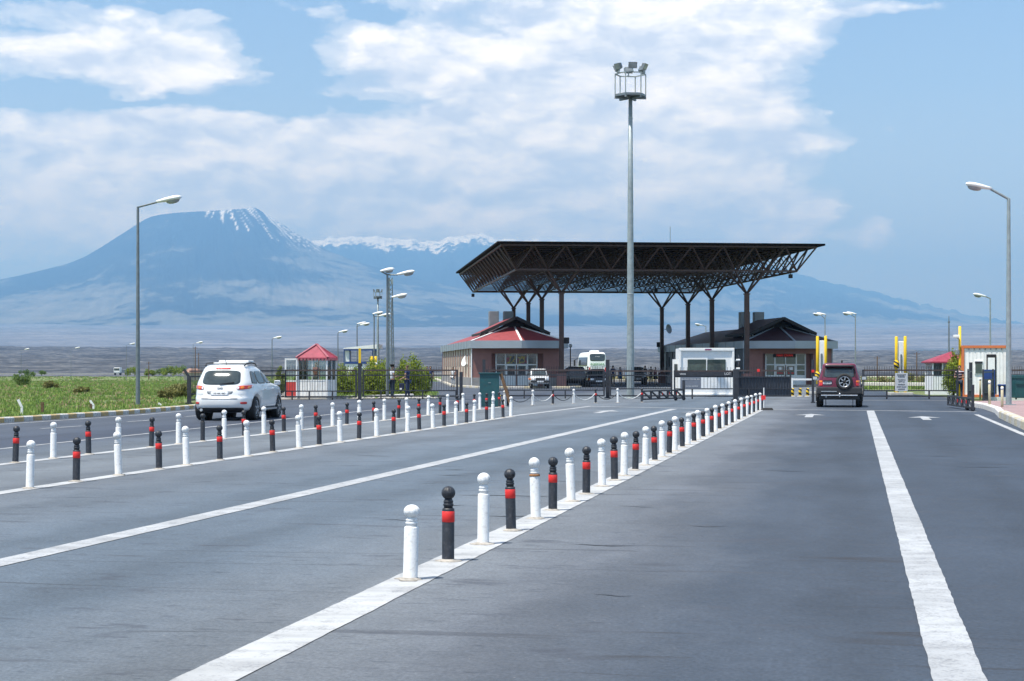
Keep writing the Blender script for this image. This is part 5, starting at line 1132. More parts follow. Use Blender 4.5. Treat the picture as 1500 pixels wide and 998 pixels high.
# notice boards and half-legible lettering on the gate leaf
xa=wx(987,Zg)
t=thing('notice_board','grey board with rows of white lettering fixed to the dark gate leaf','sign',(xa+.85,Zg-.06,.82)); mb=MB(); mb.box((0,0,0),(1.05,.03,.60)); mb.build('board',paint('grey_board',(.16,.18,.22),.6),t)
text_mesh('lettering','BU. ERAZI. DOV. EK. SER.\n',.085,M['white_ink'],t,(0,-.02,.14),(R(90),0,0)); text_mesh('lettering','DAYAN  GOMRUK',.075,M['white_ink'],t,(.06,-.02,-.17),(R(90),0,0))
t=thing('sign_strip','dark strip with short white words along the top of the gate leaf','sign',(xa+1.5,Zg-.06,1.28)); mb=MB(); mb.box((0,0,0),(2.9,.02,.22)); mb.build('board',M['fence'],t); text_mesh('lettering','vesta',.15,M['white_ink'],t,(-1.05,-.015,0),(R(90),0,0)); text_mesh('lettering','LOT',.17,M['white_ink'],t,(1.22,-.015,0),(R(90),0,0))
post('steel post with a bent top at the fence end beside the white estate',277,592,551,.16,arm=(-.22,.30))
post('dark post under the yellow barrier arm, beside the booth',527,586.2,532,.17)
post('dark end post of the fence section beside the talking men',675.5,585.6,545,.16)
post('slim dark post behind the teal box',709,586.5,527,.15)
post('dark gate post standing in front of the coach',890,583.8,527,.19)
post('thick dark gate post between the two sheet-clad leaves',1077.5,586.8,541,.22)
post('thin dark post with a red reflector, left of the maroon off-roader',1190.8,590.5,527,.10)
post('dark gate post with pointed top in front of the container booth',1422,585,531,.14)
for (px,py,Z,lb,s) in ((1078,543.5,Zg-.16,'red square signal on the thick gate post',.15),(1111,543,Zg-.08,'red square signal on the sheet-clad gate leaf',.14),(1190.8,544,gp(1190.8,590.5)[1]-.08,'red square signal on the thin post by the maroon off-roader',.12)):
    t=thing('signal_plate',lb,'reflector',(wx(px,Z),Z,wz(py,Z))); mb=MB(); mb.bevbox((0,0,0),(s,.03,s),.01); mb.build('plate',M['red_sq'],t)
# lattice fence behind the estate, running back from the bent post
a=Vector(gp(278,591.5)); b_=Vector((wx(416,84.5),84.5)); t=thing('fence','black fence running from the bent post behind the white estate to the booth','fence',(a.x,a.y,0),math.atan2(b_.y-a.y,b_.x-a.x)); Lw=(b_-a).length
for z in (1.44,1.2,.42,.16): mb=MB(); mb.box((Lw/2,0,z),(Lw,.05,.06)); mb.build('rail',M['fence'],t)
mb=MB(); x=.13
while x<Lw: mb.box((x,0,.9),(.018,.018,1.46)); x+=.13
mb.build('bars',M['fence'],t)
# open swing gates on the right, seen almost edge-on
def leaf(label,px,py,h,Lg,ang,sheet=True):
    X,Z=gp(px,py); t=thing('swing_gate',label,'gate',(X,Z,0),ang,'open swing gates by the container booth')
    for z in (.14,.5,1.05,1.40*h): mb=MB(); mb.box((Lg/2,0,z),(Lg,.05,.06)); mb.build('rail',M['fence'],t)
    for x in (.04,Lg-.04): mb=MB(); mb.box((x,0,h*.78),(.09,.07,h*1.5)); mb.build('stile',M['fence'],t)
    mb=MB(); mb.box((Lg/2,.0,.78),(Lg-.1,.025,.62)); mb.build('sheet_panel',M['corr_dark'],t); mb=MB(); x=.12
    while x<Lg: mb.box((x,0,.32),(.02,.02,.36)); x+=.14
    mb.build('bars',M['fence'],t)
leaf('open dark gate leaf nearest the man in the striped shirt',1418,588,1.0,3.2,R(72)); leaf('open dark gate leaf in front of the blue panel',1440,592,1.0,3.0,R(66))
t=thing('blue_panel','blue sheet panel behind the open gate leaves','panel',(wx(1449,82),82,0)); mb=MB(); mb.box((0,0,.75),(.55,.06,1.5)); mb.build('sheet',M['blue_bin'],t); mb=MB(); mb.box((-.25,.08,.75),(.06,.06,1.5)); mb.build('stake',M['fence'],t)
# low lattice barriers on wheels
def low_barrier(label,p0,p1,h):
    a=Vector(gp(*p0)); b_=Vector(gp(*p1)); Lb=(b_-a).length; t=thing('lattice_barrier',label,'barrier',(a.x,a.y,0),math.atan2(b_.y-a.y,b_.x-a.x),'low lattice road barriers')
    for z in (.12,h): mb=MB(); mb.box((Lb/2,0,z),(Lb,.07,.07)); mb.build('rail',M['fence'],t)
    n=5
    for i in range(n+1): mb=MB(); mb.box((Lb*i/n,0,h/2+.06),(.07,.08,h-.05)); mb.build('upright',M['fence'],t)
    for i in range(n): mb=MB(); mb.bar((Lb*i/n,0,h),(Lb*(i+1)/n,0,.12),.06); mb.build('brace',M['fence'],t)
    for x in (.8*Lb,Lb): mb=MB(); mb.disc_x((x,0,.09),.09,.07,14); mb.build('wheel',M['dark'],t)
    mb=MB(); mb.box((Lb,0,.5),(.10,.10,.95)); mb.build('end_post',M['fence'],t)
    for x in (.45*Lb,.62*Lb,.8*Lb): mb=MB(); mb.box((x,-.05,h*.7),(.05,.02,.12)); mb.build('red_reflector',M['red_sq'],t)
low_barrier('low black lattice barrier in front of the white cabin gate',(941,589),(1001.5,586.5),.50)
low_barrier('low dark lattice barrier at the kerb below the man in the striped shirt',(1389,597.0),(1425,602.5),.46)
# teal box with prop, striped posts
X,Z=gp(717,596); t=thing('metal_box','tall dark teal metal box by the end of the far bollard row','box',(X,Z,0)); mb=MB(); mb.bevbox((0,.3,.68),(.80,.7,1.34),.015); mb.build('case',M['teal'],t); mb=MB(); mb.bevbox((0,.3,1.37),(.90,.8,.05),.01); mb.build('lid',M['teal'],t); mb=MB(); mb.box((0,-.06,.98),(.10,.02,.02)); mb.build('latch',M['galv'],t)
t=thing('prop_plank','weathered plank leaning against the teal box','plank',(X+.47,Z-.1,0)); mb=MB(); mb.bar((0,.1,1.34),(.42,-.1,.02),.07,.12); mb.build('plank',M['wood'],t)
X,Z=gp(731,594.5); t=thing('hazard_post','short black and yellow striped post beside the teal box','post',(X,Z,0)); mb=MB(); mb.lathe([(.075,0),(.075,.42),(.05,.45)],14); mb.build('post_body',M['hazard'],t)
for i,px in enumerate((1161,1172,1183)):
    X,Z=gp(px,581.5); t=thing('hazard_post',f'short black and yellow striped post, {["beside the gate leaf","middle of the three in the gate opening","nearest the maroon off-roader"][i]}','post',(X,Z,0),0,'striped posts in the gate opening'); mb=MB(); mb.lathe([(.085,0),(.085,.44),(.06,.47),(.005,.48)],14); mb.build('post_body',M['hazard'],t); mb=MB(); mb.lathe([(.2,0),(.16,.05),(.09,.06)],14); mb.build('base',M['concrete'],t)
t=thing('barrier_arm','white boom barrier lowered across the opening before the shaded hall','barrier',(wx(1159,96),96,0)); mb=MB(); mb.box((1.15,0,.93),(2.5,.08,.10)); mb.build('boom',M['white_trim'],t); mb=MB(); mb.box((-.05,0,.5),(.25,.25,1.0)); mb.build('boom_housing',M['white_trim'],t)
# yellow barrier arm raised behind the booth post
X,Z=wx(526.5,86.3),86.3; t=thing('raised_barrier','yellow and black raised barrier arm above the dark post beside the booth','barrier',(X,Z,0)); mb=MB(); mb.box((0,.2,1.2),(.11,.08,2.75)); mb.build('boom',M['hazard'],t); mb=MB(); mb.box((.0,.2,2.2),(.12,.085,.75)); mb.build('boom_tip',M['yellow'],t); mb=MB(); mb.box((.05,.2,1.72),(.16,.1,.12)); mb.build('hinge',M['dark'],t)
# ------------------------------------------------------------------ scanner portals (yellow posts with white panel)
def portal(label,pxs,top,base,Z,panel,foam):
    t=thing('scanner_portal',label,'scanner',(wx(sum(pxs)/2,Z),Z,0)); x0=wx(sum(pxs)/2,Z)
    for px,tp in zip(pxs,top):
        x=wx(px,Z)-x0; h=wz(tp,Z); mb=MB(); mb.lathe([(.085,0),(.085,h-.03),(.06,h)],16,(x,0,0)); mb.build('yellow_post',M['yellow'],t)
    pa,pb,pt=panel; w=wx(pb,Z)-wx(pa,Z); xc=wx((pa+pb)/2,Z)-x0; h=wz(pt,Z); mb=MB(); mb.bevbox((xc,.15,h/2+.2),(w,.35,h-.4),.04); p=mb.build('panel',M['white_trim'],t)
    mb=MB(); mb.bevbox((xc-w*.1,-.05,h*.62),(w*.35,.06,h*.28),.02); mb.build('scanner_window',M['galv_dark'],p)
    for (za,zb) in foam:
        x=wx(pxs[0],Z)-x0; mb=MB(); mb.lathe([(.10,za),(.14,za+.02),(.14,zb-.02),(.10,zb)],16,(x,0,0)); mb.build('foam_sleeve',M['hazard'],t)
    mb=MB(); mb.bevbox((0,.1,.09),(1.3,.9,.18),.04); mb.build('plinth',M['concrete'],t)
portal('pair of tall yellow posts with a white panel behind the maroon off-roader',(1197.5,1209.5),(492.5,492),0,100,(1200,1208,499),((.9,1.35),))
portal('pair of tall yellow posts with a white panel behind the long sliding fence',(1313,1326),(493,492.5),0,97,(1317,1324,500),((1.55,2.0),(.15,.4)))
t=thing('notice_board','white information board with black text fixed to the long sliding fence','sign',(wx(1320,Zg)-.0,Zg-.07,.86)); mb=MB(); mb.box((0,0,0),(.63,.03,.92)); mb.build('board',paint('pale_board',(.55,.56,.58),.6),t)
for i,(s,z) in enumerate((('DIQQET',.36),('KECID',.27),('YALNIZ BU',.12),('XETT ILE',.02),('SENEDLER',-.12),('HAZIR OLSUN',-.24),('GOMRUK',-.36))): text_mesh('lettering',s,.12 if i<2 else .078,M['black_ink'],t,(0,-.02,z),(R(90),0,0))
X,Z=wx(1406,92),92; t=thing('camera_pole','tall yellow pole with a white security camera beside the container booth','pole',(X,Z,0)); h=wz(478,Z); mb=MB(); mb.lathe([(.07,0),(.07,h)],14); mb.build('pole',M['yellow'],t)
mb=MB(); mb.bevbox((-.22,-.1,h-.55),(.26,.4,.16),.03); c=mb.build('camera_housing',M['lamp_white'],t); mb=MB(); mb.bar((0,0,h-.7),(-.2,-.1,h-.6),.05); mb.build('bracket',M['galv'],t); mb=MB(); mb.bevbox((-.14,-.05,h-1.4),(.2,.16,.26),.03); mb.build('junction_box',M['galv'],t)
# ------------------------------------------------------------------ booths
def hexbooth(label,px,py,name='guard_booth'):
    X,Z=gp(px,py); Z+=1.0; t=thing(name,label,'booth',(wx(px,Z),Z,0),R(2)); r=1.0; H0,H1,HT=.95,2.05,2.78
    P=[(-.90,-.62),(.57,-.74),(.96,.02),(.60,.80),(-.55,.86),(-.96,.12)]
    mb=MB(); mb.prism([(x*1.04,y*1.04) for x,y in P],0,.14); mb.build('floor_slab',M['concrete'],t)
    for i in range(6):
        mb=MB(); mb.bar((P[i][0],P[i][1],.12),(P[i][0],P[i][1],2.12),.09); mb.build('corner_post',M['white_trim'],t)
    for i in range(6):
        a=Vector(P[i]); b_=Vector(P[(i+1)%6]); d=(b_-a); m=(a+b_)/2; an=math.atan2(d.y,d.x)
        if i==5: continue
        mb=MB(); mb.box((m.x,m.y,.52),(d.length-.06,.05,.80),an); mb.build('panel',M['corr_white'],t)
        mb=MB(); mb.box((m.x,m.y,.95),(d.length-.06,.07,.06),an); mb.box((m.x,m.y,2.08),(d.length-.06,.07,.08),an); mb.box((m.x,m.y,1.5),(.05,.06,1.1),an); f=mb.build('window_frame',M['white_trim'],t)
        mb=MB(); mb.box((m.x,m.y,1.5),(d.length-.1,.012,1.04),an); mb.build('window_pane',M['clear'],f)
    # door swung open towards the west
    a=P[0]; dx=-.66; mb=MB(); mb.box((a[0]+dx/2,a[1]-.1,.52),(.54,.04,.70)); mb.build('door_panel',M['red_panel'],t)
    mb=MB(); x=a[0]+dx/2
    for (ox,oz,w,h) in ((-.28,1.06,.07,2.0),(.28,1.06,.07,2.0),(0,.12,.6,.07),(0,2.02,.6,.07),(0,.92,.6,.07)): mb.box((x+ox,a[1]-.1,oz),(w,.055,h))
    fr=mb.build('door_frame',M['white_trim'],t); mb=MB(); mb.box((x,a[1]-.1,1.47),(.50,.012,1.02)); mb.build('door_pane',M['clear'],fr)
    e=1.42; Q=[(x*1.10,y*1.10,H1+.05) for x,y in P]
    mb=MB(); vs=Q+[(0,0,HT)]+[(x,y,z-.07) for x,y,z in Q]+[(0,0,HT-.07)]
    mb.add(vs,[(i,(i+1)%6,6) for i in range(6)]+[((i+1)%6+7,i+7,13) for i in range(6)]+[((i+1)%6,i,i+7,(i+1)%6+7) for i in range(6)]); rf=mb.build('roof',M['pink_roof'],t)
    for i in range(6): mb=MB(); mb.bar((Q[i][0],Q[i][1],Q[i][2]+.02),(0,0,HT+.02),.13,.05); mb.build('roof_ridge',paint('faded_ridge',(.40,.13,.155),.6) if i==0 else bpy.data.materials['faded_ridge'],rf)
    mb=MB()
    for i in range(6):
        a=Vector(Q[i]);b_=Vector(Q[(i+1)%6])
        for k in range(9):
            p=a.lerp(b_,(k+.5)/9); mb.box((p.x*.99,p.y*.99,p.z-.09),(.10,.10,.10))
    mb.build('scalloped_eave',bpy.data.materials['faded_ridge'],rf)
    mb=MB(); mb.box((.2,.2,.5),(.6,.5,.75)); mb.build('desk',M['wood'],t)
    return t
hexbooth('hexagonal white guard booth with crimson roof and a red-panelled door standing open',464,585.2)
X,Z=wx(1384,101),101; t=thing('guard_booth','small white booth with pink sheet roof, half hidden by the conifer','booth',(X,Z,0)); h=wz(530,Z)
mb=MB(); mb.box((0,0,.55),(1.9,1.9,1.1)); mb.build('panel',M['white_trim'],t)
for x in (-.92,-.38,.3,.92): mb=MB(); mb.box((x,-.9,h/2+.5),(.09,.09,h-1.0)); mb.build('corner_post',M['white_trim'],t)
for x in (-.65,): mb=MB(); mb.box((x,-.92,1.35),(.48,.05,1.15)); mb.build('window',M['win'],t)
mb=MB(); mb.box((.3,-.9,1.5),(1.3,.06,.9)); mb.build('window',M['win'],t); mb=MB(); mb.box((0,.9,1.5),(1.9,.06,1.0)); mb.build('back_wall',M['white_trim'],t)
mb=MB(); q=[(-1.12,-1.15,h),(1.12,-1.15,h),(1.12,1.15,h),(-1.12,1.15,h)]; mb.add(q+[(0.4,0,h+.62)]+[(x,y,z-.08) for x,y,z in q],[(0,1,4),(1,2,4),(2,3,4),(3,0,4),(3,2,1,0)][:4]+[(8,7,6,5),(0,5,6,1),(1,6,7,2),(2,7,8,3),(3,8,5,0)]); mb.build('roof',M['pink_roof'],t)
# orange-framed container booth
X,Z=wx(1443.5,91),91; t=thing('container_booth','white corrugated container booth with an orange frame','booth',(X,Z,0),R(-12.5)); wd=wx(1475.5,Z)-wx(1411.5,Z); h=wz(506.5,Z)
mb=MB(); mb.box((0,1.2,h/2),(wd-.08,2.4,h-.08)); mb.build('shell',M['corr_white'],t)
for (c,d) in (((-wd/2,0,h/2),(.13,.13,h)),((wd/2,0,h/2),(.13,.13,h)),((0,0,h-.06),(wd,.14,.14)),((0,0,.08),(wd,.14,.14)),((-wd/2,2.4,h/2),(.13,.13,h)),((wd/2,2.4,h/2),(.13,.13,h)),((-wd/2,1.2,h-.06),(.13,2.4,.14)),((wd/2,1.2,h-.06),(.13,2.4,.14))):
    mb=MB(); mb.box(c,d); mb.build('frame_bar',M['orange'],t)
for x in (-.35,):
    mb=MB(); mb.box((x,-.02,1.62),(.42,.06,.72)); f=mb.build('window',M['white_trim'],t); mb=MB(); mb.box((x,-.055,1.60),(.34,.02,.62)); mb.build('pane',M['win_green'],f); mb=MB(); mb.box((x,-.06,1.87),(.38,.03,.10)); mb.build('blind_box',M['dark'],f)
mb=MB(); mb.box((.30,-.02,1.25),(.50,.06,2.1)); f=mb.build('door',M['dark'],t); mb=MB(); mb.box((.30,-.055,1.75),(.36,.03,.75)); mb.build('door_pane',M['white_trim'],f)
mb=MB()
for i in range(7): mb.box((-.85+i*.28,-.03,h-.19),(.05,.05,.10))
mb.build('wall_clips',M['galv_dark'],t)
# white office cabin behind the gate
X,Z=wx(1035,94),94; t=thing('office_cabin','white flat-roofed office cabin with a wide two-pane window behind the dark gate','cabin',(X,Z,0)); wd=wx(1075.5,Z)-wx(994.5,Z); h=wz(510,Z)
mb=MB(); mb.box((0,1.2,h/2),(wd-.1,2.4,h-.04)); mb.build('shell',M['white_trim'],t)
for (c,d) in (((0,-.02,h-.08),(wd,.16,.16)),((-wd/2+.06,-.02,h/2),(.12,.14,h-.02)),((wd/2-.06,-.02,h/2),(.12,.14,h-.02)),((0,-.02,.08),(wd,.14,.16))): mb=MB(); mb.bevbox(c,d,.02); mb.build('frame_bar',M['lamp_white'],t)
wz0,wz1=1.30,wz(527,Z); 
for s_ in (-1,1):
    mb=MB(); mb.box((s_*.535,-.015,(wz0+wz1)/2),(1.02,.05,wz1-wz0)); f=mb.build('window',M['win_green'],t)
    mb=MB(); mb.box((s_*.535,-.045,wz1-.1),(.98,.012,.22)); mb.build('blind',paint('dark_green_blind',(.03,.05,.045),.6) if s_<0 else bpy.data.materials['dark_green_blind'],f)
mb=MB(); mb.box((0,-.05,(wz0+wz1)/2),(.05,.05,wz1-wz0)); mb.build('mullion',M['white_frame'],t)
mb=MB(); mb.box((.08,-.11,h-.08),(.36,.012,.07)); p=mb.build('maker_plate',M['blue_bin'],t); mb=MB(); mb.box((.08,-.12,h-.10),(.34,.01,.028)); mb.build('plate_stripe',M['red_ink'],p)
mb=MB(); mb.box((-wd/2-.16,.35,1.05),(.32,.05,2.0)); d=mb.build('open_door',M['lamp_white'],t); mb=MB(); mb.box((-wd/2-.14,.315,1.48),(.18,.02,.62)); mb.build('door_pane',M['win'],d)
for (px,py,lb) in ((1081,527.5,'upper white floodlamp on the side of the office cabin'),(1081,540,'lower white floodlamp on the side of the office cabin')):
    t=thing('wall_lamp',lb,'lamp',(wx(px,94),93.9,wz(py,94))); mb=MB(); mb.bevbox((0,0,0),(.22,.14,.10),.03); mb.build('lamp_head',M['lamp_white'],t); mb=MB(); mb.bar((-.2,.05,-.06),(0,0,0),.03); mb.build('bracket',M['galv'],t)
# fuel-stop style gantry far left
Z=150; X=wx(531,Z); t=thing('shelter','white sloped-roof shelter on blue-edged pillars behind the conifers','shelter',(X,Z,0)); xl,xr=wx(505,Z)-X,wx(556.5,Z)-X
mb=MB(); mb.add([(xl,-1,wz(511.5,Z)),(xr,-1,wz(511,Z)),(xr,3,wz(511,Z)),(xl,3,wz(511.5,Z)),(xl,-1,wz(510,Z)),(xr,-1,wz(504.5,Z)),(xr,3,wz(504.5,Z)),(xl,3,wz(510,Z))],[(0,3,2,1),(4,5,6,7),(0,1,5,4),(1,2,6,5),(2,3,7,6),(3,0,4,7)])
mb.build('roof',M['white_trim'],t); mb=MB(); zt=wz(512,Z); mb.box(((xl+xr)/2,-.95,zt-.05),(xr-xl-.1,.1,.12)); mb.build('roof_edge',M['blue_bin'],t)
for x,m_ in ((xl+.28,'white_trim'),(xr-.32,'galv_dark')):
    mb=MB(); mb.box((x,0,zt/2),(.42,1.6,zt)); p=mb.build('pillar',M[m_],t)
    for dx in (-.25,.25): mb=MB(); mb.box((x+dx,-.5,zt/2),(.07,.8,zt)); mb.build('blue_edge',M['blue_bin'],p)
Z=140; t=thing('kiosk','white kiosk with a blue top band and hatch, behind the conifers','kiosk',(wx(522,Z),Z,0)); mb=MB(); mb.box((0,0,.95),(1.5,1.5,1.9)); mb.build('shell',M['white_trim'],t); mb=MB(); mb.box((.0,-.02,1.98),(1.7,1.6,.18)); mb.build('top_band',M['blue_bin'],t); mb=MB(); mb.box((.35,-.77,1.3),(.5,.04,.5)); mb.build('hatch',M['galv_dark'],t)
for i,px in enumerate((544.5,550.5)):
    t=thing('yellow_bollard',f'tall yellow guard post below the shelter, {["nearer the kiosk","nearer the pillar"][i]}','post',(wx(px,125),125,0),0,'yellow posts by the shelter'); mb=MB(); mb.lathe([(.10,0),(.10,wz(522,125)-.02),(.08,wz(522,125))],14); mb.build('post_body',M['yellow'],t); mb=MB(); mb.lathe([(.105,1.75),(.105,1.95)],14); mb.build('white_band',M['white_paint'],t)
t=thing('farmhouse','distant low house with an orange roof beyond the fence','house',(wx(283,430),430,-1.6)); mb=MB(); mb.box((0,0,.95),(3.8,5,1.9)); mb.build('wall',M['stucco_cream'],t); mb=MB(); mb.add([(-2.3,-3,1.9),(2.3,-3,1.9),(2.3,3,1.9),(-2.3,3,1.9),(-1,0,2.9),(1,0,2.9)],[(0,1,5,4),(1,2,5),(2,3,4,5),(3,0,4)]); mb.build('roof',paint('orange_roof',(.30,.17,.12),.7),t)
# right-hand bins and kerb posts
X,Z=gp(1493,592); t=thing('skip','dark teal waste skip at the edge of the pink pavement','skip',(X+.55,Z+.3,.19)); mb=MB(); mb.bevbox((0,0,.50),(1.5,.9,.85),.02); mb.build('tub',M['teal'],t); mb=MB(); mb.bevbox((0,0,1.0),(1.55,.95,.16),.02); mb.build('lid',M['teal'],t); mb=MB(); mb.box((0,-.48,.72),(1.5,.03,.04)); mb.build('rim',M['teal'],t)
for x in (-.6,.6): mb=MB(); mb.disc_x((x,0,.06),.06,.05,12); mb.build('caster',M['dark'],t)
X,Z=gp(1470,590.5); t=thing('litter_bin','blue litter bin on the pink pavement','bin',(X,Z,.19)); mb=MB(); mb.lathe([(.20,0),(.24,.62),(.25,.64),(.22,.64)],18); mb.build('tub',M['blue_bin'],t); mb=MB(); mb.lathe([(.255,.58),(.262,.60),(.262,.64),(.25,.655)],18); mb.build('rim',M['blue_bin'],t)
for i,(px,py,tp,lb) in enumerate(((1436,587,553,'pale yellow-white guide post by the open gate leaf'),(1443.5,588,557,'pale guide post between the two open gate leaves'),(1449.5,600.5,557,'pale guide post at the kerb below the container booth door'),(1468,604,566,'pale guide post beside the blue litter bin'))):
    X,Z=gp(px,py); h=wz(tp,Z); t=thing('guide_post',lb,'post',(X,Z,.0),0,'pale guide posts on the kerb'); mb=MB(); mb.lathe([(.05,0),(.05,h-.02),(.03,h)],12); mb.build('post_body',paint('cream_post',(.62,.55,.36),.6,dirt=((.3,.25,.15),.4)) if i==0 else bpy.data.materials['cream_post'],t); mb=MB(); mb.lathe([(.052,h*.86),(.052,h*.97)],12); mb.build('white_top',M['white_paint'],t)
# iron fence on the far right
for (pa,pb,Z,lb) in ((1476,1512,90,'black spiked fence between the container booth and the edge of the pavement'),):
    gate('fence',lb,pa,pb,Z,(),group='fence by the skip')
# stakes left in the grass by the kerb
for i,(px,py,h,k,lb) in enumerate(((2,612,.55,'wood','brown wooden stake in the grass, nearest the end of the striped kerb'),(74.5,606,.50,'wood','dark wooden stake standing upright in the grass'),(144.5,600,.34,'wood','short brown stake beside a white slanting post'),(45,608,.62,'white','white concrete post with a bent tip in the grass'),(148.5,600,.46,'white','white slanting post beside a brown stake'),(247,594,.22,'white','small white stub in the grass near the tall lamp post'))):
    X,Z=gp(px,py); t=thing('fence_stake',lb,'stake',(X-.3,Z,near_z(X-.3,Z)-.05),0,'old fence stakes in the grass')
    mb=MB()
    if k=='wood': mb.bar((0,0,0),(.01,0,h),.09,.08); mb.build('stake_body',M['wood'],t)
    else: mb.bar((0,0,0),(0,0,h*.6),.07); mb.bar((0,0,h*.58),(-.13,0,h),.07); mb.build('stake_body',M['white_trim'],t)
# ------------------------------------------------------------------ lamp posts and masts
def head(par,p,d,tilt=12,s=1.0):
    """cobra lamp head: housing with glass bowl below"""
    d=Vector(d).normalized(); bm=MB(); L_=.95*s; n=8; sec=[(0,.05,.05),(.15,.07,.06),(.4,.13,.085),(.7,.16,.10),(.9,.14,.08),(1,.08,.045)]
    vs=[];fs=[]; up=Vector((0,0,1)); side=d.cross(up); dz=math.tan(R(tilt)); dd=(d+up*dz).normalized(); uu=side.cross(dd)
    for (t,w,h) in sec:
        for k in range(10):
            a=2*math.pi*k/10; vs.append(Vector(p)+dd*(t*L_)+side*math.cos(a)*w*s+uu*(math.sin(a)*h*s+.02))
    for i in range(len(sec)-1):
        for k in range(10): k2=(k+1)%10; fs.append((i*10+k,(i+1)*10+k,(i+1)*10+k2,i*10+k2))
    fs.append(tuple(range(9,-1,-1))[::-1]); e=(len(sec)-1)*10; fs.append(tuple(e+k for k in range(9,-1,-1)))
    bm.add(vs,fs,True); o=bm.build('lamp_head',M['lamp_white'],par)
    g=MB(); c=Vector(p)+dd*(L_*.66)-uu*.06*s; vs=[];fs=[]
    for (q,z) in ((1,0),(.9,-.06),(.55,-.10),(.01,-.115)):
        for k in range(12): a=2*math.pi*k/12; vs.append(c+dd*math.cos(a)*.26*s*q+side*math.sin(a)*.13*s*q+uu*z*s)
    for i in range(3):
        for k in range(12): k2=(k+1)%12; fs.append((i*12+k,(i+1)*12+k,(i+1)*12+k2,i*12+k2))
    g.add(vs,fs,True); g.build('glass_bowl',M['lamp_glass'],o)
def lamp_post(label,px,top,Z,arms,r0=.085,r1=.05,mat='galv_dark',z0=0.0,curve=0.0,s=1.0,group='street lamps'):
    """arms: list of (photo x, photo y) where a lamp head ends"""
    X=wx(px,Z); h=wz(top,Z)-z0; t=thing('lamp_post',label,'street lamp',(X,Z,z0),0,group)
    mb=MB(); mb.tube([(0,0,0),(0,0,h*.5),(0,0,h)],[r0,(r0+r1)/2,r1],12); mb.build('pole',M[mat],t)
    mb=MB(); mb.box((0,0,.015),(r0*4,r0*4,.03)); mb.build('base_plate',M[mat],t)
    for i,(ax,ay,ady) in enumerate(arms):
        ex=wx(ax,Z)-X; ez=wz(ay,Z)-z0; d=Vector((1 if ex>0 else -1,ady,0)).normalized(); tip=Vector((ex,ady*abs(ex),ez)); L_=.95*s; st=tip-Vector((d.x,d.y,math.tan(R(10))))*L_*.93
        if i>0 and False: pass
        mb=MB(); p0=Vector((0,0,h-.02))
        if curve: mb.tube([Vector((0,0,h-.6)),p0+Vector((0,0,.0)),p0.lerp(st,.35)+Vector((0,0,curve)),st],r1*.8,8)
        else: mb.tube([p0,p0.lerp(st,.5),st],r1*.75,8)
        mb.build('arm',M[mat],t); head(t,st-d*.03,d,10,s)
    return t
lamp_post('tall grey lamp post behind the striped kerb, its arm pointing at the volcano',202,303,72.5,[(266,290.5,-.15)],.095,.055,z0=-.1,s=1.15)
lamp_post('tall grey lamp post on the pink pavement at the picture edge',1477.5,291,64.5,[(1414.5,271,-.1)],.11,.065,mat='galv',z0=.19,s=1.05)
lamp_post('single-armed lamp post rising behind the container booth',1450.5,437,118,[(1425,431.5,-.2)],.07,.05,mat='galv')
lamp_post('double-headed lamp post between the shaded hall and the yellow posts',1253,465,165,[(1234,459,-.3),(1241,458,.3)],.075,.05,mat='galv')
lamp_post('double-headed lamp post rising from behind the shaded hall',1208.5,467,170,[(1190.5,460,-.3),(1197,459,.3)],.075,.05,mat='galv')
lamp_post('double-headed lamp post seen between the rear canopy columns',1034,478,200,[(1018,475,-.3)],.07,.05,mat='galv')
lamp_post('tall double-armed lamp post behind the policeman',567.5,402,89.5,[(607,398.5,-.2),(575,394,1.2)],.085,.055,mat='galv_dark',z0=0,s=1.0)
lamp_post('lamp post just behind the tall double-armed one beside the lattice mast',573.5,441,112,[(596,432,-.2)],.08,.05,mat='galv_dark',s=1.1)
lamp_post('double-headed lamp post in front of the shelter pillar',548,463,135,[(559.5,457.5,.8),(572,460.5,-.2)],.07,.05,mat='galv_dark',s=1.0)
lamp_post('double-headed lamp post by the white end of the shelter',523,478,165,[(535,472.5,.6),(541.5,474,-.1)],.07,.05,mat='galv_dark')
lamp_post('lamp post rising behind the crimson roof of the hexagonal booth',495,488,190,[(509.5,484.5,-.1)],.075,.05,mat='galv_dark',s=1.1)
lamp_post('small lamp post standing in the fields left of the hexagonal booth',398.5,497,250,[(412.5,493.5,-.1)],.085,.06,mat='galv_dark',s=1.3)
for (px,top,Z,hx,lb) in ((283,504,330,297,'tiny lamp post above the orange-roofed farmhouse'),(185,506,380,198,'tiny lamp post near the tall lamp post by the kerb'),(104,512,440,117,'tiny lamp post on the distant highway, middle of the faint ones'),(31,514,440,43,'tiny lamp post on the distant highway, farthest from the cars')):
    lamp_post(lb,px,top,Z,[(hx,top-3,-.1)],.05,.04,mat='galv_dark',z0=-1.3,s=1.35,group='faint lamp posts along the highway')
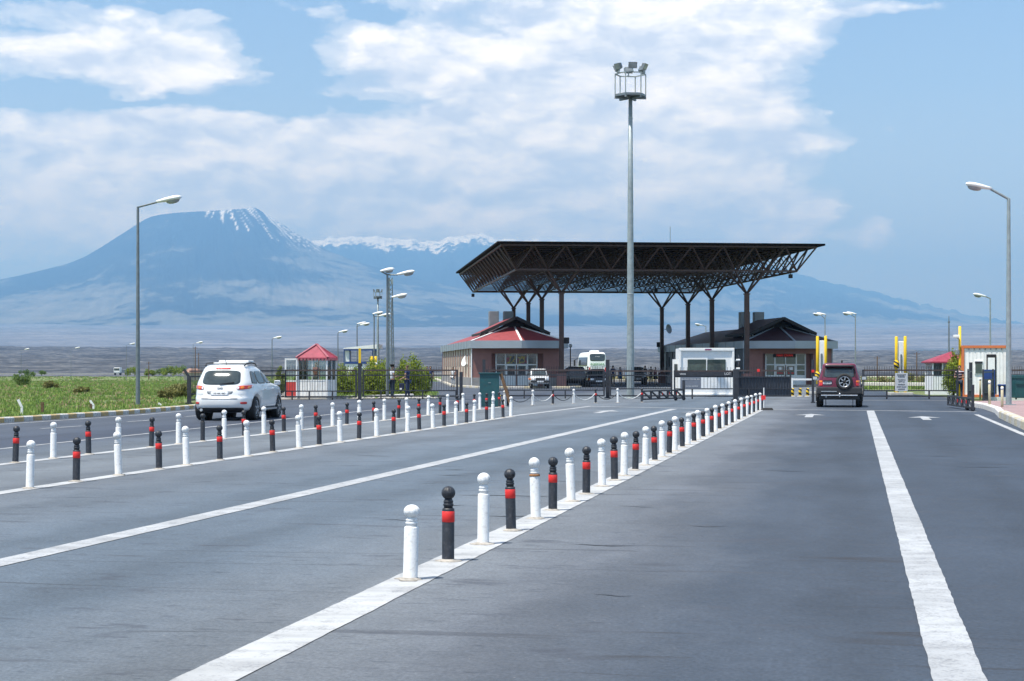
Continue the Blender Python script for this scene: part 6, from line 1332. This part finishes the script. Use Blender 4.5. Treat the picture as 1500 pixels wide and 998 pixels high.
# floodlight masts
def mast(label,px,py,top,Zoff=0,r0=.205,r1=.10,plat=True,scale=1.0,nfl=6,z=None):
    X,Z=gp(px,py) if z is None else (wx(px,z),z); t=thing('floodlight_mast',label,'floodlight mast',(X,Z,0)); zp=wz(top[0],Z); zr=wz(top[1],Z); zt=wz(top[2],Z); rp=top[3]/F*Z
    mb=MB(); mb.lathe([(r0,0),(r0*.995,.02),(r0+(r1-r0)*.28,zp*.35),(r0+(r1-r0)*.60,zp*.7),(r1,zp)],12); mb.build('pole',M['galv'],t)
    for zz in (zp*.345,zp*.69,zp*.93):
        rr=r0+(r1-r0)*zz/zp; mb=MB(); mb.lathe([(rr*1.0,zz-.05),(rr*1.06,zz-.04),(rr*1.06,zz+.04),(rr*1.0,zz+.05)],12); mb.build('joint_collar',M['galv'],t)
    mb=MB(); mb.lathe([(r0*1.9,0),(r0*1.9,.05),(r0*1.1,.06)],12); mb.build('base_flange',M['galv'],t)
    hexa=[(rp*math.cos(R(60*i+8)),rp*math.sin(R(60*i+8))) for i in range(6)]
    mb=MB(); mb.prism(hexa,zp+.0,zp+.12); p=mb.build('platform',M['galv_dark'],t)
    mb=MB()
    for i in range(3): a=hexa[i]; b_=hexa[i+3]; mb.bar((a[0],a[1],zp-.06),(b_[0],b_[1],zp-.06),.10)
    mb.build('platform_beam',M['galv_dark'],p)
    for i in range(6):
        a=hexa[i]; b_=hexa[(i+1)%6]; mb=MB(); mb.bar((a[0]*.97,a[1]*.97,zp+.1),(a[0]*.97,a[1]*.97,zr),.055*scale); mb.build('rail_post',M['galv'],t); mb=MB(); mb.bar((a[0]*.97,a[1]*.97,zr),(b_[0]*.97,b_[1]*.97,zr),.05*scale); mb.build('top_rail',M['galv'],t)
    for i in range(nfl):
        an=R(360/nfl*i-90+4); c=Vector((rp*.92*math.cos(an),rp*.92*math.sin(an),(zr+zt)/2+.06)); d=Vector((math.cos(an),math.sin(an),-.45)).normalized(); sd=Vector((-math.sin(an),math.cos(an),0)); u=sd.cross(d); w,h,dp=.225*scale,.165*scale,.09*scale
        mb=MB(); vs=[]
        for (q,f) in ((-dp,.75),(dp,1.0)):
            for (a,b_) in ((-1,-1),(1,-1),(1,1),(-1,1)): vs.append(c+d*q+sd*a*w*f+u*b_*h*f)
        mb.add(vs,[(0,3,2,1),(4,5,6,7),(0,1,5,4),(1,2,6,5),(2,3,7,6),(3,0,4,7)]); fl=mb.build('floodlight',M['galv_dark'],t)
        mb=MB(); vs=[c+d*(dp+.004)+sd*a*w*.86+u*b_*h*.84 for (a,b_) in ((-1,-1),(1,-1),(1,1),(-1,1))]; vs+= [v-d*.003 for v in vs]; mb.add(vs,[(0,1,2,3)]); mb.build('lens',M['lamp_glass'],fl)
        mb=MB(); mb.bar((c.x*.98,c.y*.98,zr),c-d*.05,.05*scale); mb.box((c.x,c.y,zr+.05),(.10,.22,.08)); mb.build('lamp_bracket',M['galv'],fl)
    return t
mast('tall grey floodlight mast with a caged platform in front of the canopy',923.5,583.4,(142,109,92,23.5))
mast('small distant floodlight mast beside the street lamps and lattice mast',553.5,0,(436,428,425,6.2),r0=.12,r1=.07,scale=.65,nfl=4,z=148)
# lattice telecom mast
Z=240; X=wx(571.5,Z); t=thing('lattice_mast','thin lattice radio mast behind the tall double-armed lamp post','radio mast',(X,Z,0)); h=wz(407,Z)
mb=MB(); 
for k in range(3):
    a=R(120*k+20); mb.tube([(.62*math.cos(a),.62*math.sin(a),0),(.30*math.cos(a),.30*math.sin(a),h)],.06,6)
n=22
for i in range(n):
    f0,f1=i/n,(i+1)/n
    for k in range(3):
        a,b_=R(120*k+20),R(120*(k+1)+20); r_0=.62-.32*f0; r_1=.62-.32*f1
        mb.bar((r_0*math.cos(a),r_0*math.sin(a),h*f0),(r_1*math.cos(b_),r_1*math.sin(b_),h*f1),.06)
mb.build('lattice',M['galv_dark'],t); mb=MB(); mb.tube([(0,0,h),(0,0,h+.6)],.04,6); mb.bevbox((.25,0,h-.6),(.3,.2,.7),.03); mb.build('antenna',M['galv'],t)
Z=115; X=wx(1390,Z); t=thing('antenna_pole','slim grey antenna pole rising behind the pink-roofed booth','pole',(X,Z,0)); mb=MB(); mb.tube([(0,0,0),(0,0,wz(480,Z)),(0,0,wz(463,Z))],[.06,.05,.02],8); mb.build('pole',M['galv_dark'],t); mb=MB(); mb.box((0,0,wz(472,Z)),(.14,.06,.10)); mb.build('insulator',M['galv_dark'],t)
for (px,top,Z,zb,lb) in ((286,508,420,-1.5,'distant dark utility pole near the orange-roofed farmhouse'),(291,517,440,-1.5,'second distant utility pole near the orange-roofed farmhouse'),(1285,522,330,-1.2,'distant utility pole beyond the long sliding fence'),(1343,516,330,-1.2,'distant utility pole between the yellow posts and the pink-roofed booth'),(218,530,430,-1.5,'faint distant pole near the small white lorry'),(447,522,420,-1.5,'faint distant pole beyond the hexagonal booth')):
    t=thing('utility_pole',lb,'utility pole',(wx(px,Z),Z,zb),0,'distant utility poles'); h=wz(top,Z)-zb; mb=MB(); mb.tube([(0,0,0),(0,0,h)],[.14,.09],7); mb.build('pole',M['wood'],t); mb=MB(); mb.bar((-.6,0,h-.35),(.6,0,h-.35),.1); mb.build('crossarm',M['wood'],t)
# ------------------------------------------------------------------ vegetation
def leafcloud(blobs,n,size,seed,flat=1.0):
    """many small leaf clusters through the volume of several lobes; each cluster is two crossed quads"""
    rnd=random.Random(seed); mb=MB(); tot=sum(b[3]**2 for b in blobs)
    for (x,y,z,r,sz) in blobs:
        m=int(n*r*r/tot)
        for _ in range(m):
            d=Vector((rnd.gauss(0,1),rnd.gauss(0,1),rnd.gauss(0,1))).normalized(); q=(rnd.random()**.42)*r*(1+.25*mnoise.noise(d*2.2+Vector((x,y,z+seed))))
            c=Vector((x+d.x*q,y+d.y*q,z+d.z*q*sz))
            if c.z<.05: continue
            a=Vector((rnd.gauss(0,1),rnd.gauss(0,1),rnd.gauss(0,.8)+.5)).normalized(); s=size*rnd.uniform(.55,1.35)
            b_=a.cross(Vector((rnd.random()-.5,rnd.random()-.5,rnd.random()-.5))).normalized()
            mb.add([c-b_*s*.45,c+a*s*.25-b_*s*.0+a.cross(b_)*s*.12,c+b_*s*.45,c+a*s],[(0,1,3),(1,2,3)])
    return mb
def conifer(label,px,py,h,w,seed,group='conifers behind the fence',mat='leaf',n=2600,Z=None,name='conifer'):
    X,Z_=gp(px,py) if Z is None else (wx(px,Z),Z); t=thing(name,label,'tree',(X,Z_,0),0,group); rnd=random.Random(seed); B=[]
    k=9
    for i in range(k):
        f=(i+.5)/k; ww=w*.5*(1-.70*f**2.0)*(1 if f>.12 else .72)
        for j in range(max(1,int(5*(1-f)+1.3))):
            an=rnd.uniform(0,6.28); q=ww*.55*rnd.random()**.5; B.append((q*math.cos(an),q*math.sin(an),h*(.16+.80*f),max(.09,ww*.50)*rnd.uniform(.8,1.1),1.35))
    B.append((0,0,h*.95,.10*w,1.8))
    leafcloud(B,n,.115,seed).build('crown',M[mat],t)
    mb=MB(); mb.tube([(0,0,0),(.02,0,h*.3),(0,0,h*.8)],[.07,.055,.015],7); mb.build('trunk',M['trunk'],t)
    for i in range(5): a=rnd.uniform(0,6.28); z=h*(.18+.1*i); mb=MB(); mb.tube([(0,0,z),(math.cos(a)*w*.25,math.sin(a)*w*.25,z+.3)],[.028,.01],5); mb.build('limb',M['trunk'],t)
    return t
for (px,h,w,Z,sd,lb) in ((411,1.65,.75,98,1,'small conifer showing left of the booth door'),(436,1.4,.7,99,12,'small conifer seen through the glass of the booth'),(500,1.72,1.75,93,2,'low conifer just right of the hexagonal booth'),(520,1.55,1.7,96,9,'low conifer below the white kiosk'),(544,2.0,2.3,92,3,'broad conifer between the raised barrier and the lamp post'),(563,1.95,1.8,94,4,'conifer at the foot of the tall double-armed lamp post'),(603,2.25,2.2,96,5,'tallest conifer behind the man with the bag'),(591,2.15,1.7,97,8,'conifer between the two talking men'),(623,1.55,.9,100,6,'small conifer at the end of the clump nearest the sunlit hall')):
    conifer(lb,px,0,h,w,sd,Z=Z,n=int(1500+900*w))
conifer('full conifer between the pink-roofed booth and the container booth',1397,0,2.45,1.75,7,Z=94,n=4200,group=None)
for i,(px,py,sz) in enumerate(((1215,505,0),)): pass
def shrub(label,px,Z,z0,h,w,seed,mat='leaf_dark',n=700,ls=.14,group='shrubs in the grass'):
    rnd=random.Random(seed); t=thing('shrub',label,'shrub',(wx(px,Z),Z,z0),0,group); B=[(rnd.uniform(-.4,.4)*w,rnd.uniform(-.3,.3)*w,h*rnd.uniform(.3,.72),h*rnd.uniform(.22,.36),1.0) for _ in range(9)]
    leafcloud(B,n,ls,seed).build('foliage',M[mat],t); mb=MB(); mb.tube([(0,0,-.1),(.05,0,h*.5)],[.05,.02],5); mb.build('stem',M['trunk'],t)
shs=[(28,200,1.7,2.4,'leaf_dark','tall leafy shrub at the picture edge below the far highway'),(197,500,2.7,9,'leaf','green shrub on the highway bank behind the small lorry'),(214,502,1.9,6,'leaf','low shrub beside the highway near the small lorry'),(233,500,3.0,7,'leaf_dark','dark shrub on the highway bank near the tall lamp post'),(250,498,3.2,8,'leaf','bushy shrub beside the highway next to the farmhouse'),(262,499,3.6,6,'leaf_dark','dark shrub in front of the farmhouse'),(48,500,2.2,9,'leaf_dark','rounded shrub behind the highway barrier'),(257,92,.85,1.3,'leaf_olive','olive bush between the tall lamp post and the bent fence post'),(246,88,.55,1.0,'leaf_olive','small olive bush near the tall lamp post'),(270,98,.6,1.1,'leaf','green bush beside the bent fence post'),(75,160,.8,1.6,'leaf_olive','dry olive bush in the near field'),(120,120,.5,1.2,'leaf_olive','low olive bush near the striped kerb'),(1304,210,1.4,3.2,'leaf_olive','olive bush in the grass behind the yellow posts'),(1337,230,1.6,3.5,'leaf_olive','dry bush in the grass left of the pink-roofed booth')]
for i,(px,Z,h,w,m_,lb) in enumerate(shs): shrub(lb,px,Z,near_z(wx(px,Z),Z),h,w,50+i,m_,n=900,ls=.11+.00055*Z)
def grass(name,regions,n,seed,mat,hh,dens_pow=.5):
    rnd=random.Random(seed); vs=[];fs=[]
    for _ in range(n):
        (zA,zB,pa,pb)=rnd.choice(regions); u=rnd.random(); Z=1/( (1/zA)*(1-u)+(1/zB)*u) if rnd.random()<.75 else rnd.uniform(zA,zB); px=rnd.uniform(pa,pb); X=wx(px,Z)
        if pb<700 and not (pa>480):
            kx=interp(Z,[(20,-19.4),(40,-16.7),(50,-15.2),(58,-13.6),(66,-12.8),(72,-12.7),(75,-13.2),(84,-16.4),(110,-16.4),(115,-30)]) if Z<116 else 1e9
            if X>kx-.1: continue
            if 490<Z<540: continue
        cl=fbm(X/3.5,Z/5,3,seed); 
        if cl<-.18 and rnd.random()<.75: continue
        z=near_z(X,Z)-.03; k=(.65+.6*cl+.6*rnd.random()); h=hh*k*(1+Z/900); w=.020+.00050*Z
        for j in range(3):
            a=rnd.uniform(0,6.28); dx,dy=math.cos(a),math.sin(a); l=rnd.uniform(.1,.5)*h; o=len(vs); bx,by=X+rnd.uniform(-.15,.15),Z+rnd.uniform(-.15,.15)
            vs+= [(bx-dy*w,by+dx*w,z),(bx+dy*w,by-dx*w,z),(bx+dx*l,by+dy*l,z+h)]; fs.append((o,o+1,o+2))
    me=bpy.data.meshes.new(name); me.from_pydata(vs,[],fs); me.materials.append(M[mat]); o=bpy.data.objects.new(name,me); COL.objects.link(o); return tag(o,kind='stuff')
LR=[(24,120,-60,420),(110,300,-60,640),(300,560,-60,640)]
grass('grass',LR,60000,1,'grass',.145); grass('dry_grass',LR,9000,2,'grass_dry',.15)
RR=[(160,230,1180,1560),(230,460,1180,1560),(196,420,820,1010),(88,112,490,640)]
grass('grass',RR,22000,3,'grass',.26); grass('dry_grass',[(330,480,1180,1560),(300,480,820,1010)],4000,4,'grass_dry',.4)
# loose stones at the foot of the fence
rnd=random.Random(4); mb=MB()
for _ in range(160):
    Z=rnd.uniform(86.9,88.8); X=wx(rnd.uniform(420,640),Z); s=rnd.uniform(.03,.10); mb.lathe([(s,0),(s*1.1,s*.4),(s*.7,s*.9),(.003,s)],6,(X,Z,.01),False,lambda a,z:rnd.uniform(.75,1.2))
tag(mb.build('rubble',M['concrete']),kind='stuff')
# birds are left to the sky; finish by removing nothing
